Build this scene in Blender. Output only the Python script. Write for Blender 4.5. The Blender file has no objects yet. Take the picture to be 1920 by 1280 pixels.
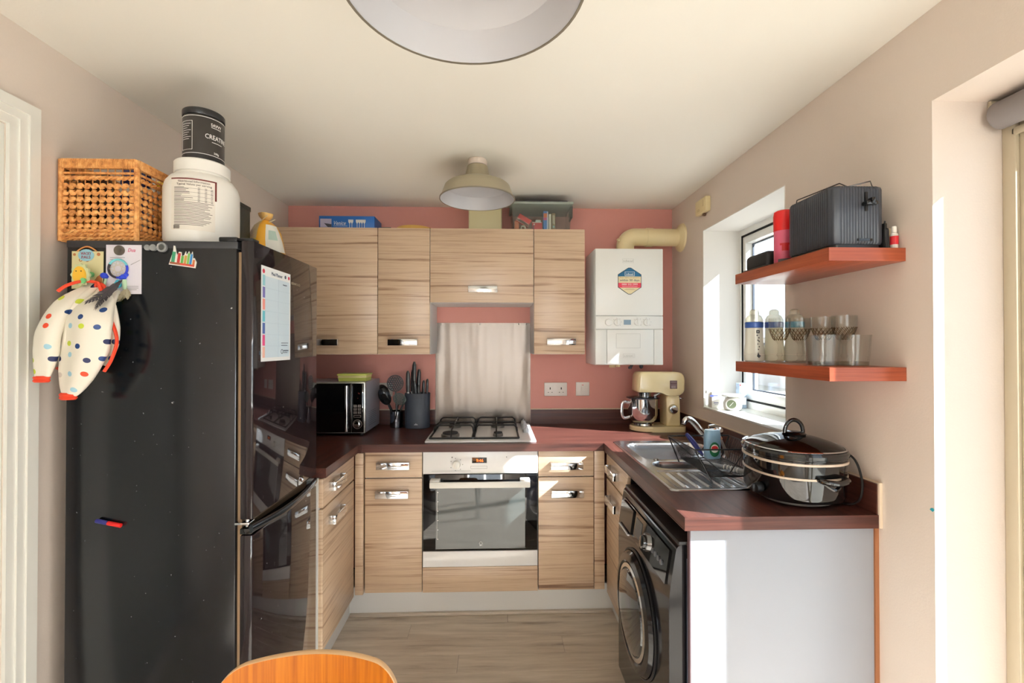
import bpy, bmesh, math, random
from mathutils import Vector, Matrix
random.seed(7)
PI = math.pi
R = math.radians
SC = bpy.context.scene
COL = SC.collection

# ------------------------------------------------------------------ camera, sky, sun, exposure
cam = bpy.data.cameras.new('camera')
cam.sensor_width = 36.0
cam.lens = 853.0 / 1920.0 * 36.0
cam.clip_start = 0.02
cam_o = bpy.data.objects.new('camera', cam)
cam_o.location = (0, 0, 1.42)
cam_o.rotation_euler = (R(90.45), 0, -math.atan(28 / 853.0))
COL.objects.link(cam_o)
SC.camera = cam_o

world = bpy.data.worlds.new('daylight_sky')
SC.world = world
world.use_nodes = True
wn = world.node_tree.nodes
bg = wn['Background']
bg.inputs['Color'].default_value = (0.74, 0.87, 1.0, 1)
bg.inputs['Strength'].default_value = 1.4

SUN_DIR = Vector((-1.0, 0.385, -0.85))
sun = bpy.data.lights.new('sun', 'SUN')
sun.energy = 24.0
sun.angle = R(0.6)
sun.color = (0.88, 0.95, 1.0)
sun_o = bpy.data.objects.new('sun', sun)
sun_o.rotation_euler = SUN_DIR.to_track_quat('-Z', 'Y').to_euler()
sun_o.location = (6, -2, 7)
COL.objects.link(sun_o)

# area light added behind the camera, out of view, to fill the room
fill_l = bpy.data.lights.new('added_rear_fill', 'AREA')
fill_l.shape = 'RECTANGLE'; fill_l.size = 2.1; fill_l.size_y = 1.8
fill_l.energy = 560.0
fill_l.color = (0.88, 0.95, 1.0)
fill_o = bpy.data.objects.new('added_rear_fill', fill_l)
fill_o.location = (-0.05, -4.19, 1.2)
fill_o.rotation_euler = (R(90), 0, R(180))
COL.objects.link(fill_o)

SC.view_settings.view_transform = 'Standard'
SC.view_settings.look = 'None'
SC.view_settings.gamma = 1.0
SC.view_settings.use_curve_mapping = False
SC.view_settings.exposure = 0.50
cy = SC.cycles
cy.use_denoising = True
cy.max_bounces = 10
cy.diffuse_bounces = 6
cy.glossy_bounces = 5
cy.transmission_bounces = 8
cy.transparent_max_bounces = 16
cy.caustics_reflective = False
cy.caustics_refractive = False
cy.sample_clamp_indirect = 6.0

# ------------------------------------------------------------------ room numbers (metres)
XL, XR, YB, YR, ZC = -1.335, 1.150, 2.95, -4.2, 2.312
ZT = 0.912            # worktop top
EPS = 0.0006

# ------------------------------------------------------------------ materials
def lin(c):
    out = []
    for v in c[:3]:
        v = v / 255.0
        out.append(v / 12.92 if v <= 0.04045 else ((v + 0.055) / 1.055) ** 2.4)
    return tuple(out) + (1.0,)

MATS = {}
def new_mat(name):
    m = bpy.data.materials.new(name)
    m.use_nodes = True
    return m, m.node_tree, m.node_tree.nodes['Principled BSDF']

def mat(name, col, rough=0.5, metal=0.0, coat=0.0, bump=0.0, bscale=40.0, mottle=0.0, spec=None, emit=0.0):
    if name in MATS:
        return MATS[name]
    m, nt, p = new_mat(name)
    p.inputs['Base Color'].default_value = lin(col)
    p.inputs['Roughness'].default_value = rough
    p.inputs['Metallic'].default_value = metal
    p.inputs['Coat Weight'].default_value = coat
    p.inputs['Coat Roughness'].default_value = 0.05
    if spec is not None:
        p.inputs['Specular IOR Level'].default_value = spec
    if emit:
        p.inputs['Emission Color'].default_value = lin(col)
        p.inputs['Emission Strength'].default_value = emit
    if bump or mottle:
        tc = nt.nodes.new('ShaderNodeTexCoord')
        nz = nt.nodes.new('ShaderNodeTexNoise')
        nz.inputs['Scale'].default_value = bscale
        nz.inputs['Detail'].default_value = 4
        nt.links.new(tc.outputs['Object'], nz.inputs['Vector'])
        if bump:
            b = nt.nodes.new('ShaderNodeBump')
            b.inputs['Strength'].default_value = bump
            b.inputs['Distance'].default_value = 0.01
            nt.links.new(nz.outputs['Fac'], b.inputs['Height'])
            nt.links.new(b.outputs['Normal'], p.inputs['Normal'])
        if mottle:
            mx = nt.nodes.new('ShaderNodeMix')
            mx.data_type = 'RGBA'
            c = lin(col)
            mx.inputs['A'].default_value = tuple(v * (1 - mottle) for v in c[:3]) + (1,)
            mx.inputs['B'].default_value = tuple(min(1, v * (1 + mottle)) for v in c[:3]) + (1,)
            nt.links.new(nz.outputs['Fac'], mx.inputs['Factor'])
            nt.links.new(mx.outputs['Result'], p.inputs['Base Color'])
    MATS[name] = m
    return m

def grain(name, stops, axis, along, across, rough=0.4, warp=2.0, detail=5, coat=0.0, bump=0.0, rnd=True):
    """streaky wood: axis = direction the grain runs ('x','y','z' or 'h' for any horizontal)"""
    if name in MATS:
        return MATS[name]
    m, nt, p = new_mat(name)
    N, L = nt.nodes, nt.links
    tc = N.new('ShaderNodeTexCoord')
    sp = N.new('ShaderNodeSeparateXYZ')
    L.new(tc.outputs['Object'], sp.inputs[0])
    def math_(op, a, b):
        n = N.new('ShaderNodeMath'); n.operation = op
        for i, v in enumerate((a, b)):
            if isinstance(v, (int, float)):
                n.inputs[i].default_value = v
            else:
                L.new(v, n.inputs[i])
        return n.outputs[0]
    x, y, z = sp.outputs
    if axis == 'h':
        a = math_('ADD', x, y); c = z; e = 0.0
    elif axis == 'x':
        a = x; c = y; e = z
    elif axis == 'y':
        a = y; c = x; e = z
    else:
        a = z; c = x; e = y
    oi = N.new('ShaderNodeObjectInfo')
    off = math_('MULTIPLY', oi.outputs['Random'], 40.0 if rnd else 0.0)
    cb = N.new('ShaderNodeCombineXYZ')
    L.new(math_('MULTIPLY', a, along * 0.6), cb.inputs[0])
    L.new(math_('ADD', math_('MULTIPLY', c, across * 0.12), off), cb.inputs[1])
    if not isinstance(e, float):
        L.new(math_('MULTIPLY', e, across * 0.12), cb.inputs[2])
    n1 = N.new('ShaderNodeTexNoise'); n1.inputs['Scale'].default_value = 1.0; n1.inputs['Detail'].default_value = 2
    L.new(cb.outputs[0], n1.inputs['Vector'])
    cb2 = N.new('ShaderNodeCombineXYZ')
    L.new(math_('MULTIPLY', a, along), cb2.inputs[0])
    L.new(math_('ADD', math_('ADD', math_('MULTIPLY', c, across), math_('MULTIPLY', n1.outputs['Fac'], warp)), off), cb2.inputs[1])
    if not isinstance(e, float):
        L.new(math_('MULTIPLY', e, across), cb2.inputs[2])
    n2 = N.new('ShaderNodeTexNoise'); n2.inputs['Scale'].default_value = 1.0
    n2.inputs['Detail'].default_value = detail; n2.inputs['Roughness'].default_value = 0.62
    L.new(cb2.outputs[0], n2.inputs['Vector'])
    rp = N.new('ShaderNodeValToRGB')
    els = rp.color_ramp.elements
    while len(els) > 1:
        els.remove(els[-1])
    els[0].position = stops[0][0]; els[0].color = lin(stops[0][1])
    for pos, c_ in stops[1:]:
        el = els.new(pos); el.color = lin(c_)
    L.new(n2.outputs['Fac'], rp.inputs['Fac'])
    L.new(rp.outputs['Color'], p.inputs['Base Color'])
    p.inputs['Roughness'].default_value = rough
    p.inputs['Specular IOR Level'].default_value = 0.35 if 'worktop' in name else 0.5
    p.inputs['Coat Weight'].default_value = coat
    if bump:
        b = N.new('ShaderNodeBump'); b.inputs['Strength'].default_value = bump; b.inputs['Distance'].default_value = 0.004
        L.new(n2.outputs['Fac'], b.inputs['Height']); L.new(b.outputs['Normal'], p.inputs['Normal'])
    MATS[name] = m
    return m

def clear_glass(name, tint=(255, 255, 255), reflect=1.0, rough=0.0, milk=0.0):
    """sheet glass: light passes straight through, with a mirror-like sheen that grows at grazing angles"""
    if name in MATS:
        return MATS[name]
    m, nt, p = new_mat(name)
    N, L = nt.nodes, nt.links
    tr = N.new('ShaderNodeBsdfTransparent'); tr.inputs['Color'].default_value = lin(tint)
    gl = N.new('ShaderNodeBsdfGlossy'); gl.inputs['Roughness'].default_value = rough
    lw = N.new('ShaderNodeLayerWeight'); lw.inputs['Blend'].default_value = 0.5
    pw_ = N.new('ShaderNodeMath'); pw_.operation = 'POWER'; pw_.inputs[1].default_value = 4.0
    L.new(lw.outputs['Facing'], pw_.inputs[0])
    fr = N.new('ShaderNodeMath'); fr.operation = 'MULTIPLY_ADD'; fr.use_clamp = True
    fr.inputs[1].default_value = 0.7 * min(reflect, 1.2); fr.inputs[2].default_value = 0.035 * reflect ** 2
    L.new(pw_.outputs[0], fr.inputs[0])
    mx = N.new('ShaderNodeMixShader')
    L.new(fr.outputs[0], mx.inputs[0]); L.new(tr.outputs[0], mx.inputs[1]); L.new(gl.outputs[0], mx.inputs[2])
    out = N['Material Output']
    last = mx
    if milk:
        df = N.new('ShaderNodeBsdfDiffuse'); df.inputs['Color'].default_value = lin((238, 238, 226))
        m2 = N.new('ShaderNodeMixShader'); m2.inputs[0].default_value = milk
        L.new(mx.outputs[0], m2.inputs[1]); L.new(df.outputs[0], m2.inputs[2])
        last = m2
    L.new(last.outputs[0], out.inputs['Surface'])
    N.remove(p)
    MATS[name] = m
    return m

ZEB = [(0.30, (112, 84, 66)), (0.37, (152, 122, 98)), (0.43, (192, 165, 138)), (0.52, (204, 179, 152)),
       (0.60, (184, 155, 130)), (0.70, (208, 184, 158))]
zebrano = grain('striped_wood_laminate', ZEB, 'h', 0.85, 36, rough=0.32, warp=2.4, detail=6)
worktop_x = grain('dark_worktop_laminate', [(0.3, (52, 28, 24)), (0.5, (76, 42, 35)), (0.7, (94, 55, 46))], 'x', 2.0, 60, rough=0.36, warp=1.0, rnd=False)
worktop_y = grain('dark_worktop_laminate_side', [(0.3, (52, 28, 24)), (0.5, (76, 42, 35)), (0.7, (94, 55, 46))], 'y', 2.0, 60, rough=0.36, warp=1.0, rnd=False)
cherry = grain('cherry_shelf_laminate', [(0.3, (122, 52, 30)), (0.5, (150, 70, 42)), (0.7, (168, 84, 52))], 'y', 2.5, 90, rough=0.3, warp=1.2)
cherry_x = grain('cherry_edge_tape', [(0.3, (122, 52, 30)), (0.5, (150, 70, 42)), (0.7, (168, 84, 52))], 'x', 2.5, 90, rough=0.3, warp=1.2)
oak_floor = grain('grey_oak_vinyl', [(0.25, (132, 118, 106)), (0.4, (184, 170, 154)), (0.55, (200, 187, 171)), (0.75, (216, 204, 188))], 'x', 2.2, 26, rough=0.42, warp=2.4, bump=0.05)
chair_wood = grain('orange_varnished_plywood', [(0.3, (158, 84, 8)), (0.5, (184, 106, 14)), (0.7, (200, 124, 26))], 'z', 3.0, 130, rough=0.4, warp=1.0, coat=0.0)
chair_edge = mat('pale_plywood_edge', (226, 186, 140), 0.5)
wicker = grain('water_hyacinth', [(0.3, (168, 100, 44)), (0.5, (218, 152, 84)), (0.7, (238, 184, 118))], 'z', 60, 60, rough=0.55, warp=2.0, bump=0.3)
wall_beige = mat('beige_wall_paint', (220, 208, 198), 0.85, bump=0.04, bscale=180, mottle=0.02)
wall_pink = mat('dusty_pink_wall_paint', (208, 145, 135), 0.6, bump=0.04, bscale=180, mottle=0.03)
ceil_m = mat('ceiling_paint', (238, 236, 228), 0.9, bump=0.03, bscale=160)
white_gloss = mat('white_gloss_paint', (232, 232, 226), 0.3)
upvc = mat('white_upvc', (236, 236, 232), 0.3)
cream_upvc = mat('cream_door_frame', (192, 181, 158), 0.4)
white_carcass = mat('white_melamine', (226, 226, 224), 0.45)
plinth_m = mat('pale_grey_plinth', (228, 228, 226), 0.4)
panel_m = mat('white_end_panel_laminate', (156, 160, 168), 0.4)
chrome = mat('chrome', (225, 228, 232), 0.07, 1.0)
steel = mat('brushed_steel', (196, 192, 188), 0.28, 1.0)
sink_steel = mat('sink_steel', (205, 206, 208), 0.22, 1.0, bump=0.03, bscale=60)
black_gloss = mat('black_gloss_glass', (8, 8, 10), 0.03, 0.0, coat=0.5)
black_plastic = mat('black_plastic', (22, 22, 24), 0.35)
black_matte = mat('black_matte', (28, 29, 32), 0.6)
black_wire = mat('black_coated_wire', (14, 14, 16), 0.35)
white_enamel = mat('white_enamel', (236, 236, 236), 0.16, coat=0.3)
white_plastic = mat('white_plastic', (234, 232, 226), 0.32)
cream_plastic = mat('aged_cream_plastic', (222, 206, 160), 0.35)
cream_paint = mat('cream_mixer_enamel', (238, 222, 176), 0.18, coat=0.4)
rubber = mat('black_rubber', (16, 16, 17), 0.7)
gap_dark = mat('dark_gap', (18, 14, 12), 0.8)
ink_black = mat('black_print', (24, 24, 26), 0.6)
ink_white = mat('white_print', (240, 240, 238), 0.6)
ink_grey = mat('grey_print', (120, 120, 124), 0.6)
red_pl = mat('red_plastic', (216, 30, 28), 0.4)
pane_glass = clear_glass('window_glass')
drink_glass = clear_glass('drinking_glass', (250, 251, 250), 1.1, 0.02)
milky_bottle = clear_glass('frosted_bottle_plastic', (246, 246, 240), 0.9, 0.15, milk=0.74)
milky_bottle_y = clear_glass('yellowed_bottle_plastic', (250, 244, 214), 0.9, 0.15, milk=0.74)
smoke_box = clear_glass('clear_storage_plastic', (244, 247, 246), 0.8, 0.05, milk=0.03)

# dusty black fridge side with fine scratches
def fridge_mat(name, col, rough, wav):
    m, nt, p = new_mat(name)
    N, L = nt.nodes, nt.links
    tc = N.new('ShaderNodeTexCoord')
    mp = N.new('ShaderNodeMapping'); mp.inputs['Scale'].default_value = (6.0, 6.0, 1.2)
    nz = N.new('ShaderNodeTexNoise'); nz.inputs['Scale'].default_value = 1.0; nz.inputs['Detail'].default_value = 1.0
    L.new(tc.outputs['Object'], mp.inputs[0]); L.new(mp.outputs[0], nz.inputs['Vector'])
    b = N.new('ShaderNodeBump'); b.inputs['Strength'].default_value = wav; b.inputs['Distance'].default_value = 0.01
    L.new(nz.outputs['Fac'], b.inputs['Height']); L.new(b.outputs[0], p.inputs['Normal'])
    vo = N.new('ShaderNodeTexNoise'); vo.inputs['Scale'].default_value = 95.0; vo.inputs['Detail'].default_value = 2
    L.new(tc.outputs['Object'], vo.inputs['Vector'])
    rp = N.new('ShaderNodeValToRGB')
    rp.color_ramp.elements[0].position = 0.755; rp.color_ramp.elements[0].color = lin(col)
    rp.color_ramp.elements[1].position = 0.79; rp.color_ramp.elements[1].color = lin((150, 150, 150))
    L.new(vo.outputs['Fac'], rp.inputs['Fac']); L.new(rp.outputs[0], p.inputs['Base Color'])
    p.inputs['Roughness'].default_value = rough
    return m
fridge_side = fridge_mat('black_fridge_side_panel', (22, 24, 28), 0.17, 0.25)
fridge_door = fridge_mat('black_gloss_fridge_door', (34, 27, 30), 0.045, 0.10)

def brushed_sheet():
    m, nt, p = new_mat('brushed_splashback_steel')
    N, L = nt.nodes, nt.links
    tc = N.new('ShaderNodeTexCoord'); mp = N.new('ShaderNodeMapping'); mp.inputs['Scale'].default_value = (6.5, 1.0, 0.8)
    nz = N.new('ShaderNodeTexNoise'); nz.inputs['Scale'].default_value = 1.0; nz.inputs['Detail'].default_value = 2.0
    L.new(tc.outputs['Object'], mp.inputs[0]); L.new(mp.outputs[0], nz.inputs['Vector'])
    b = N.new('ShaderNodeBump'); b.inputs['Strength'].default_value = 0.5; b.inputs['Distance'].default_value = 0.02
    L.new(nz.outputs['Fac'], b.inputs['Height']); L.new(b.outputs[0], p.inputs['Normal'])
    p.inputs['Base Color'].default_value = lin((104, 94, 86))
    p.inputs['Metallic'].default_value = 0.9
    p.inputs['Roughness'].default_value = 0.27
    return m
splash_m = brushed_sheet()

# polka-dot coated cotton: random coloured spots on off-white
def dots_mat():
    m, nt, p = new_mat('polka_dot_fabric')
    N, L = nt.nodes, nt.links
    tc = N.new('ShaderNodeTexCoord'); sp = N.new('ShaderNodeSeparateXYZ'); cb = N.new('ShaderNodeCombineXYZ')
    L.new(tc.outputs['Object'], sp.inputs[0]); L.new(sp.outputs[0], cb.inputs[0]); L.new(sp.outputs[2], cb.inputs[1])
    vo = N.new('ShaderNodeTexVoronoi'); vo.voronoi_dimensions = '2D'; vo.inputs['Scale'].default_value = 24.0
    vo.inputs['Randomness'].default_value = 0.55
    L.new(cb.outputs[0], vo.inputs['Vector'])
    lt = N.new('ShaderNodeMath'); lt.operation = 'LESS_THAN'; lt.inputs[1].default_value = 0.175
    L.new(vo.outputs['Distance'], lt.inputs[0])
    sc = N.new('ShaderNodeSeparateColor'); L.new(vo.outputs['Color'], sc.inputs[0])
    rp = N.new('ShaderNodeValToRGB'); rp.color_ramp.interpolation = 'CONSTANT'
    cols = [(0.0, (26, 62, 120)), (0.3, (226, 74, 40)), (0.46, (196, 210, 60)), (0.62, (160, 204, 220)), (0.78, (30, 40, 84)), (0.9, (202, 194, 184))]
    els = rp.color_ramp.elements
    els[0].color = lin(cols[0][1]); els[1].position = cols[1][0]; els[1].color = lin(cols[1][1])
    for a, c in cols[2:]:
        els.new(a).color = lin(c)
    L.new(sc.outputs[0], rp.inputs[0])
    mx = N.new('ShaderNodeMix'); mx.data_type = 'RGBA'; mx.inputs['A'].default_value = lin((236, 230, 216))
    L.new(lt.outputs[0], mx.inputs['Factor']); L.new(rp.outputs[0], mx.inputs['B'])
    L.new(mx.outputs['Result'], p.inputs['Base Color'])
    p.inputs['Roughness'].default_value = 0.5
    return m
dots = dots_mat()

# ------------------------------------------------------------------ geometry helpers
def V(*a):
    return Vector(a)

def plane(o, ux, uy):
    o, ux, uy = Vector(o), Vector(ux).normalized(), Vector(uy).normalized()
    n = ux.cross(uy)
    return lambda x, y, z=0.0: o + ux * x + uy * y + n * z

def wrap(cx, cy, r, a0, z0):
    """flat (x,y,z) onto an upright cylinder; a0 = 0 faces -Y, positive turns towards +X"""
    def f(x, y, z=0.0):
        a = a0 + x / r
        return V(cx + (r + z) * math.sin(a), cy - (r + z) * math.cos(a), z0 + y)
    return f

class B:
    def __init__(self):
        self.bm = bmesh.new()
    def box(self, x0, x1, y0, y1, z0, z1, bev=0.0, seg=2):
        m = Matrix.Translation(((x0 + x1) / 2, (y0 + y1) / 2, (z0 + z1) / 2)) @ Matrix.Diagonal((abs(x1 - x0), abs(y1 - y0), abs(z1 - z0), 1))
        vs = bmesh.ops.create_cube(self.bm, size=1.0, matrix=m)['verts']
        if bev:
            es = list({e for v in vs for e in v.link_edges})
            bmesh.ops.bevel(self.bm, geom=es, offset=bev, segments=seg, affect='EDGES', profile=0.5)
        return self
    def boxv(self, x0, x1, y0, y1, z0, z1, bev, seg=4):
        """box with only its upright edges rounded"""
        m = Matrix.Translation(((x0 + x1) / 2, (y0 + y1) / 2, (z0 + z1) / 2)) @ Matrix.Diagonal((abs(x1 - x0), abs(y1 - y0), abs(z1 - z0), 1))
        vs = bmesh.ops.create_cube(self.bm, size=1.0, matrix=m)['verts']
        es = [e for e in {e for v in vs for e in v.link_edges} if abs(e.verts[0].co.z - e.verts[1].co.z) > 1e-5]
        bmesh.ops.bevel(self.bm, geom=es, offset=bev, segments=seg, affect='EDGES', profile=0.5)
        return self
    def mesh(self, verts, faces):
        vs = [self.bm.verts.new(v) for v in verts]
        for f in faces:
            try:
                self.bm.faces.new([vs[i] for i in f])
            except ValueError:
                pass
        return self
    def rings(self, rings, closed=True, cap0=True, cap1=True, loop=False):
        n = len(rings[0])
        rs = [[self.bm.verts.new(p) for p in r] for r in rings]
        m = len(rs)
        for i in range(m if loop else m - 1):
            a, b = rs[i], rs[(i + 1) % m]
            for j in range(n if closed else n - 1):
                k = (j + 1) % n
                try:
                    self.bm.faces.new((a[j], a[k], b[k], b[j]))
                except ValueError:
                    pass
        if closed and not loop:
            if cap0: self.bm.faces.new(list(reversed(rs[0])))
            if cap1: self.bm.faces.new(rs[-1])
        return self
    def tube(self, pts, r, seg=8, loop=False, caps=True, flat=1.0, up=None):
        pts = [Vector(p) for p in pts]
        n = len(pts)
        rings = []
        nrm = None
        for i, p in enumerate(pts):
            a = pts[(i - 1) % n] if (loop or i > 0) else p
            b = pts[(i + 1) % n] if (loop or i < n - 1) else p
            t = (b - a).normalized()
            if nrm is None:
                ref = Vector(up) if up else (V(0, 0, 1) if abs(t.z) < 0.9 else V(1, 0, 0))
                nrm = (ref - t * ref.dot(t)).normalized()
            else:
                nrm = (nrm - t * nrm.dot(t))
                nrm = nrm.normalized() if nrm.length > 1e-6 else t.orthogonal().normalized()
            bn = t.cross(nrm)
            rr = r(i / (n - 1.0)) if callable(r) else r
            rings.append([p + nrm * math.cos(2 * PI * k / seg) * rr + bn * math.sin(2 * PI * k / seg) * rr * flat for k in range(seg)])
        return self.rings(rings, True, caps, caps, loop)
    def cyl(self, p0, p1, r0, r1=None, seg=24, bev=0.0):
        r1 = r0 if r1 is None else r1
        p0, p1 = Vector(p0), Vector(p1)
        t = (p1 - p0).normalized()
        a = t.orthogonal().normalized(); b = t.cross(a)
        L = (p1 - p0).length
        prof = [(0, r0), (L, r1)] if not bev else [(0, r0 - bev), (bev * 0.3, r0 - bev * 0.3), (bev, r0), (L - bev, r1), (L - bev * 0.3, r1 - bev * 0.3), (L, r1 - bev)]
        return self.rings([[p0 + t * h + (a * math.cos(2 * PI * k / seg) + b * math.sin(2 * PI * k / seg)) * r for k in range(seg)] for h, r in prof])
    def lathe(self, prof, cx, cy, z0=0.0, seg=32, sx=1.0, sy=1.0, n=2.0, rot=0.0, cap0=True, cap1=True):
        """profile [(r, z)...]; n > 2 makes the outline squarer; sx, sy stretch it"""
        rings = []
        for r, z in prof:
            ring = []
            for k in range(seg):
                a = 2 * PI * k / seg
                c, s = math.cos(a), math.sin(a)
                q = (abs(c) ** n + abs(s) ** n) ** (-1.0 / n)
                x, y = r * q * c * sx, r * q * s * sy
                x, y = x * math.cos(rot) - y * math.sin(rot), x * math.sin(rot) + y * math.cos(rot)
                ring.append(V(cx + x, cy + y, z0 + z))
            rings.append(ring)
        return self.rings(rings, True, cap0, cap1)
    def ball(self, c, r, sx=1, sy=1, sz=1, u=16, v=10):
        m = Matrix.Translation(c) @ Matrix.Diagonal((sx, sy, sz, 1))
        bmesh.ops.create_uvsphere(self.bm, u_segments=u, v_segments=v, radius=r, matrix=m)
        return self
    def prism(self, f, pts, z0, z1):
        """polygon (in the flat frame f) pushed from z0 to z1"""
        return self.rings([[f(x, y, z0) for x, y in pts], [f(x, y, z1) for x, y in pts]])
    def patch(self, f, x0, x1, y0, y1, z0=0.0, z1=0.0006, nx=1):
        rings = []
        for i in range(nx + 1):
            x = x0 + (x1 - x0) * i / nx
            rings.append([f(x, y0, z0), f(x, y1, z0), f(x, y1, z1), f(x, y0, z1)])
        return self.rings(rings)
    def frame(self, f, x0, x1, y0, y1, t, z0=0.0, z1=0.0006, nx=1):
        self.patch(f, x0, x1, y0, y0 + t, z0, z1, nx); self.patch(f, x0, x1, y1 - t, y1, z0, z1, nx)
        self.patch(f, x0, x0 + t, y0 + t, y1 - t, z0, z1); self.patch(f, x1 - t, x1, y0 + t, y1 - t, z0, z1)
        return self
    def disc(self, f, cx, cy, r, z0=0.0, z1=0.0006, seg=20, sx=1.0):
        return self.prism(f, [(cx + r * sx * math.cos(2 * PI * k / seg), cy + r * math.sin(2 * PI * k / seg)) for k in range(seg)], z0, z1)
    def ring(self, f, cx, cy, r0, r1, z0=0.0, z1=0.0006, seg=24):
        rings = []
        for k in range(seg):
            c, s = math.cos(2 * PI * k / seg), math.sin(2 * PI * k / seg)
            rings.append([f(cx + r0 * c, cy + r0 * s, z0), f(cx + r1 * c, cy + r1 * s, z0), f(cx + r1 * c, cy + r1 * s, z1), f(cx + r0 * c, cy + r0 * s, z1)])
        return self.rings(rings, loop=True)
    def text(self, f, s, x, y, size, width=None, align='CENTER', z0=0.0, z1=0.0006, shear=0.0):
        cu = bpy.data.curves.new('lettering', 'FONT')
        cu.body = s; cu.size = size; cu.align_x = align; cu.shear = shear
        cu.extrude = 0.001; cu.resolution_u = 2
        o = bpy.data.objects.new('lettering', cu)
        COL.objects.link(o)
        dg = bpy.context.evaluated_depsgraph_get(); dg.update()
        me = bpy.data.meshes.new_from_object(o.evaluated_get(dg))
        vs = [v.co.copy() for v in me.vertices]; fs = [tuple(p.vertices) for p in me.polygons]
        bpy.data.objects.remove(o); bpy.data.curves.remove(cu); bpy.data.meshes.remove(me)
        if not vs:
            return self
        w = max(v.x for v in vs) - min(v.x for v in vs)
        k = (width / w) if width else 1.0
        out = [f(x + v.x * k, y + v.y, z0 if v.z < 0 else z1) for v in vs]
        return self.mesh(out, fs)
    def xf(self, m):
        bmesh.ops.transform(self.bm, matrix=m, verts=self.bm.verts)
        return self
    def build(self, name, material, off, smooth=35.0):
        bm = self.bm
        bmesh.ops.recalc_face_normals(bm, faces=bm.faces)
        me = bpy.data.meshes.new(name)
        bm.to_mesh(me); bm.free()
        if off is not None:
            me.transform(Matrix.Translation(-Vector(off)))
        me.materials.append(material)
        if smooth and len(me.polygons):
            me.polygons.foreach_set('use_smooth', [True] * len(me.polygons))
            me.set_sharp_from_angle(angle=R(smooth))
        return me

ORIG = {}
def thing(name, label, cat, loc, group=None):
    o = bpy.data.objects.new(name, None)
    o.empty_display_size = 0.05
    o.location = loc
    o['label'] = label; o['category'] = cat
    if group: o['group'] = group
    COL.objects.link(o)
    ORIG[o.name] = Vector(loc)
    return o
def struct(name, loc=(0, 0, 0)):
    o = bpy.data.objects.new(name, None)
    o.location = loc; o['kind'] = 'structure'
    COL.objects.link(o); ORIG[o.name] = Vector(loc)
    return o
def part(name, b, m, parent, label=None, smooth=35.0, stuff=False):
    off = ORIG[parent.name]
    me = b.build(name, m, off, smooth)
    o = bpy.data.objects.new(name, me)
    COL.objects.link(o); o.parent = parent
    ORIG[o.name] = off
    if label: o['label'] = label
    if stuff: o['kind'] = 'stuff'
    return o
def single(name, b, m, label, cat, loc, group=None, smooth=35.0):
    me = b.build(name, m, loc, smooth)
    o = bpy.data.objects.new(name, me)
    o.location = loc; COL.objects.link(o); ORIG[o.name] = Vector(loc)
    o['label'] = label; o['category'] = cat
    if group: o['group'] = group
    return o
def smesh(name, b, m, smooth=35.0):
    me = b.build(name, m, None, smooth)
    o = bpy.data.objects.new(name, me); COL.objects.link(o)
    o['kind'] = 'structure'; ORIG[o.name] = V(0, 0, 0)
    return o
def dup(root, loc, label, rz=None):
    c = root.copy(); COL.objects.link(c); c.location = loc
    if rz is not None: c.rotation_euler = (0, 0, rz)
    c['label'] = label; ORIG[c.name] = Vector(loc)
    def rec(src, dst):
        for ch in list(src.children):
            k = ch.copy(); COL.objects.link(k); k.parent = dst; ORIG[k.name] = Vector(loc)
            rec(ch, k)
    rec(root, c)
    return c
def arc(c, r, a0, a1, n, ax=(1, 0, 0), ay=(0, 0, 1)):
    c, ax, ay = Vector(c), Vector(ax), Vector(ay)
    return [c + ax * math.cos(a0 + (a1 - a0) * i / n) * r + ay * math.sin(a0 + (a1 - a0) * i / n) * r for i in range(n + 1)]
def smooth_path(pts, n=6):
    """Catmull-Rom through the points"""
    P = [Vector(p) for p in pts]; out = []
    for i in range(len(P) - 1):
        a, b, c, d = P[max(i - 1, 0)], P[i], P[i + 1], P[min(i + 2, len(P) - 1)]
        for k in range(n):
            t = k / n
            out.append(0.5 * ((2 * b) + (c - a) * t + (2 * a - 5 * b + 4 * c - d) * t * t + (3 * b - 3 * c + d - a) * t ** 3))
    out.append(P[-1])
    return out

# ================================================================== THE ROOM
fl = smesh('floor', B().box(XL - 0.3, XR + 0.3, YR - 0.3, YB + 0.3, -0.16, -0.004), gap_dark)
pw = 0.1175
yy = YB - 0.02
row = 0
plank_mesh = {}
while yy > YR:
    y1, y0 = yy, max(yy - pw, YR)
    x = XL - 0.02 - ((row * 0.47 + 0.35) % 1.2)
    while x < XR:
        a, b_ = max(x, XL), min(x + 1.22, XR)
        if b_ - a > 0.02:
            part('plank', B().box(a + 0.0006, b_ - 0.0006, y0 + 0.0006, y1 - 0.0006, -0.004, 0.0, 0.0008, 1), oak_floor, fl)
        x += 1.22
    yy -= pw; row += 1

smesh('ceiling', B().box(XL - 0.3, XR + 0.3, YR - 0.3, YB + 0.3, ZC, ZC + 0.2), ceil_m)
smesh('wall_back', B().box(XL - 0.3, XR + 0.3, YB, YB + 0.3, -0.16, ZC), wall_pink)

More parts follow.
